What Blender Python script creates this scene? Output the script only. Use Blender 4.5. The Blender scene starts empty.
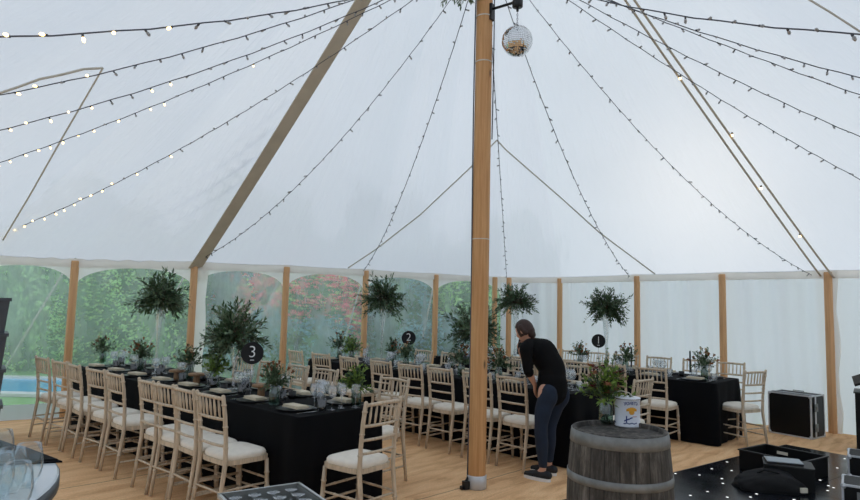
import bpy, math, random
import numpy as np
from mathutils import Vector, Matrix
from mathutils.bvhtree import BVHTree
R = random.Random(7)
PI = math.pi
COL = bpy.context.scene.collection
V = Vector

# ------------------------------------------------------------------ camera
FPX = 620.0; PITCH = math.atan(56/620); ROLL = math.radians(1.4); EYE = 1.62
G = 1.045
def ZS(z): return EYE+(z-1.55)*G
_f = V((0, math.cos(PITCH), math.sin(PITCH))); _u0 = V((0, -math.sin(PITCH), math.cos(PITCH))); _r0 = V((1, 0, 0))
_r = _r0*math.cos(ROLL) + _u0*math.sin(ROLL); _u = -_r0*math.sin(ROLL) + _u0*math.cos(ROLL)
CAMP = V((0, 0, EYE))
def ray(px, py): return _f*FPX + _r*(px-430) - _u*(py-250)
def on_z(px, py, z):
    d = ray(px, py); return CAMP + d*((z-EYE)/d.z)
def on_y(px, py, y):
    d = ray(px, py); return CAMP + d*(y/d.y)
def proj(p):
    v = V(p)-CAMP; D = v.dot(_f); return 430+FPX*v.dot(_r)/D, 250-FPX*v.dot(_u)/D
cam = bpy.data.cameras.new('camera'); cam.sensor_width = 36; cam.lens = 36*FPX/860; cam.clip_start = .05; cam.clip_end = 300
co = bpy.data.objects.new('camera', cam); COL.objects.link(co)
co.matrix_world = Matrix(((_r.x, _u.x, -_f.x, 0), (_r.y, _u.y, -_f.y, 0), (_r.z, _u.z, -_f.z, EYE), (0, 0, 0, 1)))
bpy.context.scene.camera = co

# ------------------------------------------------------------------ materials
MATS = {}
def lin(c):
    return tuple(((x/255)/12.92 if x/255 <= .04045 else ((x/255+.055)/1.055)**2.4) for x in c)
class NT:
    def __init__(s, name):
        s.m = bpy.data.materials.new(name); s.m.use_nodes = True; s.t = s.m.node_tree; s.t.nodes.clear()
        s.out = s.n('ShaderNodeOutputMaterial')
    def n(s, typ, **kw):
        nd = s.t.nodes.new(typ)
        for k, v in kw.items():
            if isinstance(v, bpy.types.NodeSocket): s.t.links.new(v, nd.inputs[k])
            elif k in nd.inputs: nd.inputs[k].default_value = v
            else: setattr(nd, k, v)
        return nd
    def l(s, a, b): s.t.links.new(a, b)
def ramp(n, fac, stops):
    r = n.n('ShaderNodeValToRGB'); n.l(fac, r.inputs[0])
    e = r.color_ramp.elements
    while len(e) < len(stops): e.new(.5)
    for el, (p, c) in zip(e, stops): el.position = p; el.color = (*c, 1) if len(c) == 3 else c
    return r.outputs[0]
def mat(name, col, rough=.6, metal=0., var=.0, scale=8., stretch=(1, 1, 1), bump=0., bscale=60., col2=None, spec=.5, coord='Object', trans=0., emis=None, estr=0., alpha=None, sheen=0.):
    """principled material with noise-mixed colour and bump"""
    n = NT(name); tc = n.n('ShaderNodeTexCoord'); mp = n.n('ShaderNodeMapping'); n.l(tc.outputs[coord], mp.inputs[0])
    mp.inputs['Scale'].default_value = stretch
    b = n.n('ShaderNodeBsdfPrincipled')
    b.inputs['Roughness'].default_value = rough; b.inputs['Metallic'].default_value = metal; b.inputs['Specular IOR Level'].default_value = spec
    c = lin(col)
    if var or col2:
        no = n.n('ShaderNodeTexNoise'); n.l(mp.outputs[0], no.inputs[0]); no.inputs['Scale'].default_value = scale; no.inputs['Detail'].default_value = 5
        c2 = lin(col2) if col2 else tuple(max(0, x*(1-var)) for x in c)
        n.l(ramp(n, no.outputs[0], [(.32, c), (.68, c2)]), b.inputs['Base Color'])
    else: b.inputs['Base Color'].default_value = (*c, 1)
    if bump:
        n2 = n.n('ShaderNodeTexNoise'); n.l(mp.outputs[0], n2.inputs[0]); n2.inputs['Scale'].default_value = bscale; n2.inputs['Detail'].default_value = 4
        bp = n.n('ShaderNodeBump'); bp.inputs['Strength'].default_value = bump; bp.inputs['Distance'].default_value = .01
        n.l(n2.outputs[0], bp.inputs['Height']); n.l(bp.outputs[0], b.inputs['Normal'])
    if sheen: b.inputs['Sheen Weight'].default_value = sheen
    if emis: b.inputs['Emission Color'].default_value = (*lin(emis), 1); b.inputs['Emission Strength'].default_value = estr
    sh = b.outputs[0]
    if trans:
        t = n.n('ShaderNodeBsdfTranslucent'); t.inputs[0].default_value = (*c, 1)
        mx = n.n('ShaderNodeMixShader'); mx.inputs[0].default_value = trans; n.l(sh, mx.inputs[1]); n.l(t.outputs[0], mx.inputs[2]); sh = mx.outputs[0]
    n.l(sh, n.out.inputs[0]); MATS[name] = n.m
    return n.m
mat('limewash', (214, 194, 168), .55, var=.34, scale=9, stretch=(6, 6, 1), bump=.15, bscale=40)
mat('cushion', (240, 232, 218), .9, var=.08, scale=20, bump=.1, bscale=300)
mat('black_cloth', (6, 7, 11), .85, var=.2, scale=3, bump=.1, bscale=150, spec=.15)
mat('table_wood', (150, 120, 85), .6, var=.2)
mat('black_plate', (10, 10, 12), .3)
mat('napkin', (208, 196, 172), .9, var=.1, scale=30)
mat('steel', (190, 192, 195), .25, metal=1)
mat('galvanised', (134, 136, 134), .6, metal=.25, var=.35, scale=14, bump=.15, bscale=50)
mat('alu', (206, 208, 212), .4, metal=.35, var=.15, scale=10)
mat('black_metal', (18, 18, 20), .45)
mat('black_laminate', (6, 7, 8), .5, spec=.3, bump=.1, bscale=200)
mat('black_fabric', (8, 8, 10), .9, bump=.5, bscale=30)
mat('chalk_black', (18, 19, 22), .8)
mat('white_paint', (232, 234, 236), .5)
mat('leaf_a', (66, 90, 58), .55, var=.5, scale=5, trans=.25)
mat('leaf_b', (112, 134, 104), .6, var=.35, scale=5, trans=.25)
mat('leaf_lime', (118, 146, 62), .55, var=.3, scale=5, trans=.25)
mat('rust_petal', (150, 96, 62), .8, var=.3, scale=20, trans=.2)
mat('wine_petal', (96, 24, 34), .8, var=.3, scale=20, trans=.2)
mat('cream_petal', (214, 196, 160), .8, var=.2, scale=20, trans=.2)
mat('stem_green', (70, 84, 50), .7)
mat('stem_brown', (92, 76, 58), .8)
mat('candle', (24, 30, 42), .5)
mat('white_rope', (206, 202, 192), .9)
mat('cable', (84, 86, 94), .7)
mat('bulb_dark', (190, 190, 190), .3, trans=.4)
mat('bulb_lit', (255, 232, 180), .4, emis=(255, 214, 140), estr=4.)
mat('grey_plastic', (124, 126, 122), .5, var=.12, bump=.05)
mat('rim_highlight', (178, 182, 180), .45)  # lighter crate plastic: the highlight along the rim is put into the colour
mat('dark_plastic', (74, 80, 88), .5, var=.2)
mat('bar_white', (196, 204, 210), .12, var=.06, scale=4)
mat('bar_edge', (64, 70, 76), .4)
mat('skin', (206, 156, 132), .55, var=.08)
mat('hair', (58, 34, 26), .6, var=.4, scale=12, stretch=(8, 8, 1), bump=.4, bscale=50)
mat('top_black', (9, 9, 11), .9, spec=.2, bump=.25, bscale=12)
mat('denim', (22, 38, 60), .85, var=.35, scale=10, bump=.2, bscale=120)
mat('shoe_black', (26, 27, 32), .7)
mat('sole', (226, 224, 222), .6)
mat('silver', (200, 204, 210), .25, metal=.8)
mat('blue_ink', (44, 62, 122), .7)
mat('orange_ink', (226, 160, 44), .7, var=.2, scale=30)
mat('red_ink', (176, 62, 48), .7)
mat('tin_white', (222, 226, 236), .35, var=.08, scale=6)
mat('canvas_strip', (214, 204, 186), .85, var=.12, scale=6, bump=.2, bscale=120, trans=.2)
mat('eave_canvas', (248, 246, 242), .85, var=.10, scale=4, trans=.5)
mat('coping', (214, 214, 208), .7, var=.1)
mat('brick_far', (140, 120, 110), .9, var=.3)
mat('grass_mat', (138, 180, 112), .95, col2=(110, 154, 90), scale=3, bump=.6, bscale=80)
mat('hedge_leaf', (208, 244, 160), .7, col2=(156, 206, 132), scale=1.6, trans=.4)
mat('hedge_core', (106, 146, 92), .95, col2=(66, 100, 64), scale=2, bump=1., bscale=14)
mat('tree_leaf', (152, 184, 138), .7, col2=(112, 144, 112), scale=1.2, trans=.4)
mat('shrub_leaf', (150, 190, 186), .7, col2=(104, 146, 156), scale=2, trans=.25)
mat('pink_leaf', (255, 120, 134), .7, col2=(250, 180, 160), scale=4, trans=.25)
mat('bark', (86, 70, 56), .9, bump=.6, bscale=20)
mat('laptop_grey', (150, 158, 166), .3, metal=.5)
mat('ivory_strip', (222, 214, 196), .5)

def wood(name, c1, c2, rough=.6, sc=(14, 14, .6)):
    n = NT(name); tc = n.n('ShaderNodeTexCoord'); mp = n.n('ShaderNodeMapping'); n.l(tc.outputs['Object'], mp.inputs[0]); mp.inputs['Scale'].default_value = sc
    no = n.n('ShaderNodeTexNoise', Scale=3., Detail=8., Roughness=.65); n.l(mp.outputs[0], no.inputs[0])
    mp2 = n.n('ShaderNodeMapping'); n.l(tc.outputs['Object'], mp2.inputs[0]); mp2.inputs['Scale'].default_value = (4, 4, 1.3)
    vo = n.n('ShaderNodeTexVoronoi', Scale=1.6); n.l(mp2.outputs[0], vo.inputs[0])
    k = ramp(n, vo.outputs['Distance'], [(.04, (.25, .25, .25)), (.11, (1, 1, 1))])
    c = ramp(n, no.outputs[0], [(.3, lin(c1)), (.7, lin(c2))])
    mx = n.n('ShaderNodeMix', data_type='RGBA', blend_type='MULTIPLY'); mx.inputs[0].default_value = 1; n.l(c, mx.inputs[6]); n.l(k, mx.inputs[7])
    b = n.n('ShaderNodeBsdfPrincipled'); b.inputs['Roughness'].default_value = rough; n.l(mx.outputs[2], b.inputs['Base Color'])
    bp = n.n('ShaderNodeBump'); bp.inputs['Strength'].default_value = .25; n.l(no.outputs[0], bp.inputs['Height']); n.l(bp.outputs[0], b.inputs['Normal'])
    n.l(b.outputs[0], n.out.inputs[0]); MATS[name] = n.m
wood('pole_wood', (214, 166, 112), (182, 128, 78))
wood('side_pole_wood', (226, 180, 132), (196, 148, 102))
wood('log_wood', (158, 122, 88), (112, 84, 58))

def barrel_mat():
    n = NT('barrel_stave'); tc = n.n('ShaderNodeTexCoord'); sp = n.n('ShaderNodeSeparateXYZ'); n.l(tc.outputs['Object'], sp.inputs[0])
    at = n.n('ShaderNodeMath', operation='ARCTAN2'); n.l(sp.outputs[0], at.inputs[0]); n.l(sp.outputs[1], at.inputs[1])
    ml = n.n('ShaderNodeMath', operation='MULTIPLY'); n.l(at.outputs[0], ml.inputs[0]); ml.inputs[1].default_value = 22/(2*PI)
    fl = n.n('ShaderNodeMath', operation='FLOOR'); n.l(ml.outputs[0], fl.inputs[0])
    wn = n.n('ShaderNodeTexWhiteNoise', noise_dimensions='1D'); n.l(fl.outputs[0], wn.inputs['W'])
    fr = n.n('ShaderNodeMath', operation='FRACT'); n.l(ml.outputs[0], fr.inputs[0])
    gap = ramp(n, fr.outputs[0], [(0., (.15, .15, .15)), (.05, (1, 1, 1)), (.95, (1, 1, 1)), (1., (.15, .15, .15))])
    mp = n.n('ShaderNodeMapping'); n.l(tc.outputs['Object'], mp.inputs[0]); mp.inputs['Scale'].default_value = (9, 9, 1.6)
    no = n.n('ShaderNodeTexNoise', Scale=3., Detail=9., Roughness=.7); n.l(mp.outputs[0], no.inputs[0])
    base = ramp(n, no.outputs[0], [(.3, lin((38, 36, 34))), (.5, lin((76, 72, 67))), (.74, lin((136, 132, 126)))])
    st = ramp(n, wn.outputs[0], [(0., (.45, .45, .46)), (1., (1.05, 1., .95))])
    m1 = n.n('ShaderNodeMix', data_type='RGBA', blend_type='MULTIPLY'); m1.inputs[0].default_value = 1; n.l(base, m1.inputs[6]); n.l(st, m1.inputs[7])
    m2 = n.n('ShaderNodeMix', data_type='RGBA', blend_type='MULTIPLY'); m2.inputs[0].default_value = 1; n.l(m1.outputs[2], m2.inputs[6]); n.l(gap, m2.inputs[7])
    b = n.n('ShaderNodeBsdfPrincipled'); b.inputs['Roughness'].default_value = .8; n.l(m2.outputs[2], b.inputs['Base Color'])
    bp = n.n('ShaderNodeBump'); bp.inputs['Strength'].default_value = .5; bp.inputs['Distance'].default_value = .01; n.l(gap, bp.inputs['Height']); n.l(bp.outputs[0], b.inputs['Normal'])
    n.l(b.outputs[0], n.out.inputs[0]); MATS['barrel_stave'] = n.m
barrel_mat()

def glass(name, tint, refl=.12, haze=0.):
    n = NT(name); lw = n.n('ShaderNodeLayerWeight', Blend=.12)
    tr = n.n('ShaderNodeBsdfTransparent'); tr.inputs[0].default_value = (*tint, 1)
    gl = n.n('ShaderNodeBsdfGlossy', Roughness=.03); gl.inputs[0].default_value = (.95, .97, 1, 1)
    mr = n.n('ShaderNodeMapRange'); n.l(lw.outputs['Fresnel'], mr.inputs[0]); mr.inputs[3].default_value = refl; mr.inputs[4].default_value = .55
    mx = n.n('ShaderNodeMixShader'); n.l(mr.outputs[0], mx.inputs[0]); n.l(tr.outputs[0], mx.inputs[1]); n.l(gl.outputs[0], mx.inputs[2])
    n.l(mx.outputs[0], n.out.inputs[0]); MATS[name] = n.m
glass('clear_glass', (.97, .98, .98), .15)
glass('thin_glass', (.95, .97, .97), .05)
glass('green_glass', (.62, .72, .66), .10)
glass('smoke_glass', (.45, .44, .44), .10)

def canvas_mat(name, col, t, patch=False):
    """PVC tent canvas: lets daylight through"""
    n = NT(name); uv = n.n('ShaderNodeTexCoord')
    mp = n.n('ShaderNodeMapping'); n.l(uv.outputs['UV'], mp.inputs[0]); mp.inputs['Scale'].default_value = (3.0, .35, 1) if patch else (1, 1, 1)
    no = n.n('ShaderNodeTexNoise', Scale=4., Detail=6., Roughness=.6); n.l(mp.outputs[0], no.inputs[0])
    ob = n.n('ShaderNodeTexNoise', Scale=.35, Detail=3.); n.l(uv.outputs['Object'], ob.inputs[0])
    c = lin(col)
    cr = ramp(n, ob.outputs[0], [(.3, tuple(x*.93 for x in c)), (.7, c)])
    di = n.n('ShaderNodeBsdfDiffuse'); tr = n.n('ShaderNodeBsdfTranslucent'); n.l(cr, di.inputs[0]); n.l(cr, tr.inputs[0])
    bp = n.n('ShaderNodeBump'); bp.inputs['Strength'].default_value = .5; bp.inputs['Distance'].default_value = .03
    n.l(no.outputs[0], bp.inputs['Height']); n.l(bp.outputs[0], di.inputs['Normal']); n.l(bp.outputs[0], tr.inputs['Normal'])
    mx = n.n('ShaderNodeMixShader'); mx.inputs[0].default_value = t; n.l(di.outputs[0], mx.inputs[1]); n.l(tr.outputs[0], mx.inputs[2])
    sh = mx.outputs[0]
    rf = n.n('ShaderNodeBsdfTransparent'); rf.inputs[0].default_value = (.9, .9, .9, 1)
    m2 = n.n('ShaderNodeMixShader'); m2.inputs[0].default_value = .03 if patch else 0.; n.l(sh, m2.inputs[1]); n.l(rf.outputs[0], m2.inputs[2])
    n.l(m2.outputs[0], n.out.inputs[0]); MATS[name] = n.m
canvas_mat('roof_canvas', (232, 234, 238), .60, True)
canvas_mat('wall_canvas', (228, 230, 240), .54)

def pvc_mat():
    """clear window PVC with rain haze"""
    n = NT('clear_pvc'); tc = n.n('ShaderNodeTexCoord')
    mp = n.n('ShaderNodeMapping'); n.l(tc.outputs['Object'], mp.inputs[0]); mp.inputs['Scale'].default_value = (1.2, 1.2, .5)
    no = n.n('ShaderNodeTexNoise', Scale=1.6, Detail=8., Roughness=.7, Distortion=.2); n.l(mp.outputs[0], no.inputs[0])
    tr = n.n('ShaderNodeBsdfTransparent'); tr.inputs[0].default_value = (.95, .99, 1, 1)
    rf = n.n('ShaderNodeBsdfRefraction', IOR=1.02, Roughness=.12); rf.inputs[0].default_value = (.95, .99, 1, 1)
    tl = n.n('ShaderNodeBsdfTranslucent'); tl.inputs[0].default_value = (.88, .97, 1, 1)
    gl = n.n('ShaderNodeBsdfGlossy', Roughness=.08)
    bp = n.n('ShaderNodeBump'); bp.inputs['Strength'].default_value = .35; bp.inputs['Distance'].default_value = .05; n.l(no.outputs[0], bp.inputs['Height'])
    n.l(bp.outputs[0], rf.inputs['Normal']); n.l(bp.outputs[0], gl.inputs['Normal'])
    m1 = n.n('ShaderNodeMixShader'); m1.inputs[0].default_value = .4; n.l(tr.outputs[0], m1.inputs[1]); n.l(rf.outputs[0], m1.inputs[2])
    hz = n.n('ShaderNodeMapRange'); n.l(no.outputs[0], hz.inputs[0]); hz.inputs[1].default_value = .35; hz.inputs[2].default_value = .75; hz.inputs[3].default_value = .16; hz.inputs[4].default_value = .42
    m2 = n.n('ShaderNodeMixShader'); n.l(hz.outputs[0], m2.inputs[0]); n.l(m1.outputs[0], m2.inputs[1]); n.l(tl.outputs[0], m2.inputs[2])
    m3 = n.n('ShaderNodeMixShader'); m3.inputs[0].default_value = .05; n.l(m2.outputs[0], m3.inputs[1]); n.l(gl.outputs[0], m3.inputs[2])
    n.l(m3.outputs[0], n.out.inputs[0]); MATS['clear_pvc'] = n.m
pvc_mat()

def floor_mat():
    n = NT('coir'); tc = n.n('ShaderNodeTexCoord')
    mp = n.n('ShaderNodeMapping'); n.l(tc.outputs['Object'], mp.inputs[0]); mp.inputs['Rotation'].default_value = (0, 0, -math.radians(46.9))
    # after rotation x runs along the matting strips, y across them
    mp.vector_type = 'POINT'
    ns = n.n('ShaderNodeMapping'); n.l(mp.outputs[0], ns.inputs[0]); ns.inputs['Scale'].default_value = (1.5, 7, 1)
    n1 = n.n('ShaderNodeTexNoise', Scale=1.3, Detail=7., Roughness=.6, Distortion=.5); n.l(ns.outputs[0], n1.inputs[0])
    n2 = n.n('ShaderNodeTexNoise', Scale=.8, Detail=3.); n.l(tc.outputs['Object'], n2.inputs[0])
    n3 = n.n('ShaderNodeTexNoise', Scale=70., Detail=4.); n.l(tc.outputs['Object'], n3.inputs[0])
    sp = n.n('ShaderNodeSeparateXYZ'); n.l(mp.outputs[0], sp.inputs[0])
    a = n.n('ShaderNodeMath', operation='MULTIPLY_ADD'); n.l(n2.outputs[0], a.inputs[0]); a.inputs[1].default_value = .25; n.l(sp.outputs[1], a.inputs[2])
    d = n.n('ShaderNodeMath', operation='DIVIDE'); n.l(a.outputs[0], d.inputs[0]); d.inputs[1].default_value = 2.25
    ad = n.n('ShaderNodeMath', operation='ADD'); n.l(d.outputs[0], ad.inputs[0]); ad.inputs[1].default_value = 20.31
    fr = n.n('ShaderNodeMath', operation='FRACT'); n.l(ad.outputs[0], fr.inputs[0])
    seam = ramp(n, fr.outputs[0], [(0., (.22, .2, .18)), (.010, (1, 1, 1))])
    c = ramp(n, n1.outputs[0], [(.25, lin((196, 144, 98))), (.5, lin((236, 188, 138))), (.75, lin((250, 208, 158)))])
    c3 = ramp(n, n3.outputs[0], [(.3, (.8, .8, .8)), (.7, (1.05, 1.05, 1.05))])
    m1 = n.n('ShaderNodeMix', data_type='RGBA', blend_type='MULTIPLY'); m1.inputs[0].default_value = 1; n.l(c, m1.inputs[6]); n.l(c3, m1.inputs[7])
    m2 = n.n('ShaderNodeMix', data_type='RGBA', blend_type='MULTIPLY'); m2.inputs[0].default_value = 1; n.l(m1.outputs[2], m2.inputs[6]); n.l(seam, m2.inputs[7])
    b = n.n('ShaderNodeBsdfPrincipled'); b.inputs['Roughness'].default_value = .8; b.inputs['Specular IOR Level'].default_value = .35; n.l(m2.outputs[2], b.inputs['Base Color'])
    bp = n.n('ShaderNodeBump'); bp.inputs['Strength'].default_value = .5; bp.inputs['Distance'].default_value = .05; n.l(n1.outputs[0], bp.inputs['Height'])
    n.l(bp.outputs[0], b.inputs['Normal']); n.l(b.outputs[0], n.out.inputs[0]); MATS['coir'] = n.m
floor_mat()

def dance_mat():
    n = NT('dance_floor'); tc = n.n('ShaderNodeTexCoord')
    vo = n.n('ShaderNodeTexVoronoi', voronoi_dimensions='2D', Scale=3.6); n.l(tc.outputs['Object'], vo.inputs[0])
    s = ramp(n, vo.outputs['Distance'], [(.036, (1, 1, 1)), (.05, (0, 0, 0))])
    no = n.n('ShaderNodeTexNoise', Scale=2.5, Detail=6.); n.l(tc.outputs['Object'], no.inputs[0])
    b = n.n('ShaderNodeBsdfPrincipled'); b.inputs['Base Color'].default_value = (*lin((20, 22, 27)), 1)
    mr = n.n('ShaderNodeMapRange'); n.l(no.outputs[0], mr.inputs[0]); mr.inputs[3].default_value = .10; mr.inputs[4].default_value = .34
    n.l(mr.outputs[0], b.inputs['Roughness'])
    n.l(s, b.inputs['Emission Color']); b.inputs['Emission Strength'].default_value = 1.6
    n.l(b.outputs[0], n.out.inputs[0]); MATS['dance_floor'] = n.m
dance_mat()
def water_mat():
    n = NT('pool_water'); tc = n.n('ShaderNodeTexCoord')
    no = n.n('ShaderNodeTexNoise', Scale=6., Detail=4.); n.l(tc.outputs['Object'], no.inputs[0])
    b = n.n('ShaderNodeBsdfPrincipled'); b.inputs['Base Color'].default_value = (*lin((96, 188, 236)), 1); b.inputs['Roughness'].default_value = .15
    bp = n.n('ShaderNodeBump'); bp.inputs['Strength'].default_value = .2; n.l(no.outputs[0], bp.inputs['Height']); n.l(bp.outputs[0], b.inputs['Normal'])
    n.l(b.outputs[0], n.out.inputs[0]); MATS['pool_water'] = n.m
water_mat()
def mirror_mat():
    n = NT('mirror_tile'); b = n.n('ShaderNodeBsdfGlossy', Roughness=.06); b.inputs[0].default_value = (.86, .86, .86, 1)
    n.l(b.outputs[0], n.out.inputs[0]); MATS['mirror_tile'] = n.m
mirror_mat()

# ------------------------------------------------------------------ mesh builder
class MB:
    def __init__(s): s.v = []; s.f = []; s.mi = []; s.sm = []; s.cur = 0; s.uv = None
    def add(s, vs, fs, smooth=False):
        o = len(s.v); s.v += [tuple(p) for p in vs]; s.f += [tuple(i+o for i in f) for f in fs]; s.mi += [s.cur]*len(fs); s.sm += [smooth]*len(fs); return s
    def box(s, c, d, rz=0., mtx=None):
        x, y, z = d[0]/2, d[1]/2, d[2]/2
        vs = [V((i*x, j*y, k*z)) for i in (-1, 1) for j in (-1, 1) for k in (-1, 1)]
        m = mtx or Matrix.Rotation(rz, 3, 'Z')
        vs = [m @ p + V(c) for p in vs]
        return s.add(vs, [(0, 1, 3, 2), (4, 6, 7, 5), (0, 4, 5, 1), (2, 3, 7, 6), (0, 2, 6, 4), (1, 5, 7, 3)])
    def tube(s, path, rad, n=6, cap=True, smooth=True, sq=1.):
        path = [V(p) for p in path]; L = len(path)
        if not hasattr(rad, '__len__'): rad = [rad]*L
        vs = []; up = None
        for i, p in enumerate(path):
            t = (path[min(i+1, L-1)]-path[max(i-1, 0)])
            t = t.normalized() if t.length > 1e-9 else V((0, 0, 1))
            if up is None:
                up = V((0, 0, 1)) if abs(t.z) < .9 else V((0, 1, 0))
            a = t.cross(up)
            if a.length < 1e-4: a = t.orthogonal()
            a.normalize(); b = a.cross(t).normalized(); up = b
            for k in range(n):
                q = 2*PI*k/n; vs.append(p + a*(math.cos(q)*rad[i]) + b*(math.sin(q)*rad[i]*sq))
        fs = [(i*n+k, i*n+(k+1) % n, (i+1)*n+(k+1) % n, (i+1)*n+k) for i in range(L-1) for k in range(n)]
        if cap: fs += [tuple(range(n))[::-1], tuple((L-1)*n+k for k in range(n))]
        return s.add(vs, fs, smooth)
    def lathe(s, prof, n=20, c=(0, 0, 0), smooth=True, cap=True, rot=None):
        vs = []
        for r, z in prof:
            for k in range(n):
                p = V((r*math.cos(2*PI*k/n), r*math.sin(2*PI*k/n), z))
                if rot: p = rot @ p
                vs.append(p + V(c))
        L = len(prof)
        fs = [(i*n+k, i*n+(k+1) % n, (i+1)*n+(k+1) % n, (i+1)*n+k) for i in range(L-1) for k in range(n)]
        if cap: fs += [tuple(range(n))[::-1], tuple((L-1)*n+k for k in range(n))]
        return s.add(vs, fs, smooth)
    def prism(s, poly, z0, z1, smooth=False):
        n = len(poly); vs = [(x, y, z0) for x, y in poly]+[(x, y, z1) for x, y in poly]
        return s.add(vs, [tuple(range(n))[::-1], tuple(range(n, 2*n))]+[(i, (i+1) % n, n+(i+1) % n, n+i) for i in range(n)], smooth)
    def ball(s, c, r, n=10, m=7, sc=(1, 1, 1), rot=None):
        vs = []
        for i in range(m+1):
            th = PI*i/m
            for k in range(n):
                p = V((math.sin(th)*math.cos(2*PI*k/n)*r*sc[0], math.sin(th)*math.sin(2*PI*k/n)*r*sc[1], math.cos(th)*r*sc[2]))
                if rot: p = rot @ p
                vs.append(p+V(c))
        return s.add(vs, [(i*n+k, (i+1)*n+k, (i+1)*n+(k+1) % n, i*n+(k+1) % n) for i in range(m) for k in range(n)], True)
    def leaf(s, p, d, nrm, L, W):
        d = V(d).normalized(); w = d.cross(V(nrm))
        w = w.normalized() if w.length > 1e-4 else d.orthogonal().normalized()
        nn = w.cross(d); p = V(p)
        return s.add([p, p+d*L*.5+w*W*.5+nn*W*.15, p+d*L, p+d*L*.5-w*W*.5+nn*W*.15, p+d*L*.5], [(0, 1, 4), (1, 2, 4), (0, 4, 3), (4, 2, 3)], True)
    def build(s, name, mats, parent=None, loc=None):
        me = bpy.data.meshes.new(name); me.from_pydata(s.v, [], s.f)
        for m in (mats if isinstance(mats, (list, tuple)) else [mats]): me.materials.append(MATS[m])
        me.polygons.foreach_set('use_smooth', s.sm); me.polygons.foreach_set('material_index', s.mi)
        if s.uv:
            u = me.uv_layers.new(name='UVMap'); u.data.foreach_set('uv', np.array([s.uv[i] for f in s.f for i in f], dtype=np.float32).ravel())
        me.update()
        o = bpy.data.objects.new(name, me); COL.objects.link(o)
        if parent: o.parent = parent
        if loc is not None: o.location = loc
        return o
def tag(o, label=None, cat=None, group=None, kind=None):
    if label: o['label'] = label
    if cat: o['category'] = cat
    if group: o['group'] = group
    if kind: o['kind'] = kind
    return o
def empty(name, loc=(0, 0, 0), rz=0.):
    o = bpy.data.objects.new(name, None); COL.objects.link(o); o.location = loc; o.rotation_euler.z = rz; o.empty_display_size = .1; return o
def part(name, mats, parent, fn):
    m = MB(); fn(m); return m.build(name, mats, parent)
def copy_tree(o, parent=None):
    c = o.copy(); COL.objects.link(c)
    if parent: c.parent = parent
    for ch in list(o.children): copy_tree(ch, c)
    return c
def struct(o): o['kind'] = 'structure'; return o
ORD = ['nearest', 'second', 'third', 'fourth', 'fifth', 'sixth', 'seventh', 'eighth', 'ninth', 'tenth', 'eleventh']

# ------------------------------------------------------------------ tent: eave perimeter
PER = [(-5.62, 7.62, 2.05), (-4.68, 8.18, 2.05), (-3.27, 8.62, 2.08), (-2.14, 9.28, 2.10), (-1.06, 10.35, 2.13), (.12, 11.15, 2.13), (1.37, 11.73, 2.13),
       (2.4, 11.39, 2.13), (3.35, 10.0, 2.13), (4.31, 9.12, 2.14), (5.42, 8.42, 2.16), (7.2, 6.9, 2.15), (8.3, 4.2, 2.13), (8.5, 1, 2.13), (7, -2, 2.13), (4, -4.2, 2.13), (0, -4.9, 2.13),
       (-4, -4.2, 2.13), (-7, -1.6, 2.13), (-8.8, 1.6, 2.1), (-8.7, 4.3, 2.08), (-7.2, 6.3, 2.06)]
PER = [V((x*G, y*G, ZS(z))) for x, y, z in PER]; NP = len(PER)
KX, KY = .47, 5.75
APEX = V((KX, KY, ZS(6.5)))
def per(s):
    i = int(math.floor(s)) % NP; t = s-math.floor(s); return PER[i].lerp(PER[(i+1) % NP], t)
def roof(s, v):
    e = per(s); p = e.lerp(APEX, v); p.z = e.z+(APEX.z-e.z)*v**1.03; return p
# roof
m = MB(); K = 12; M = 90; m.uv = []
SS = [i/K for i in range(NP*K+1)]
for s in SS:
    for j in range(M+1):
        v = j/M*.985
        p = roof(s, v)
        fr = s-math.floor(s); i0 = int(math.floor(s)) % NP
        p.z -= .05*math.sin(PI*fr)*math.sin(PI*min(1, v*1.2+.1))
        # stress folds running out to the left of the beige hip strip
        if .0 < s < 2:
            ph_ = v+.30*(2-s); p.z += .070*math.sin(ph_*105+2*math.sin(ph_*9))*math.exp(-(2-s)*1.1)*max(0, 1-abs(ph_-.32)/.30)
        m.v.append(tuple(p)); m.uv.append((s, v*4))
for i in range(len(SS)-1):
    for j in range(M):
        a = i*(M+1)+j; m.f.append((a, a+1, a+M+2, a+M+1)); m.sm.append(True); m.mi.append(0)
roof_o = struct(m.build('ceiling', 'roof_canvas'))
BV = BVHTree.FromPolygons(m.v, m.f)
def on_roof(px, py, off=.03):
    d = ray(px, py).normalized(); h = BV.ray_cast(CAMP, d)
    return (h[0]-d*off) if h[0] else CAMP+d*6
# eave band + outer valance under the roof edge
m = MB()
for i in range(NP):
    a, b = PER[i], PER[(i+1) % NP]
    c = V((KX, 4.5, 0)); 
    for sgn, zz, in ((0, 0),):
        n = (b-a).cross(V((0, 0, 1))).normalized()*.012
        m.add([a+n+V((0, 0, .01)), b+n+V((0, 0, .01)), b+n-V((0, 0, .11)), a+n-V((0, 0, .11)), a-n+V((0, 0, .01)), b-n+V((0, 0, .01)), b-n-V((0, 0, .11)), a-n-V((0, 0, .11))],
              [(0, 1, 2, 3), (7, 6, 5, 4), (0, 4, 5, 1), (3, 2, 6, 7)])
struct(m.build('trim_1', 'eave_canvas'))
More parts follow.
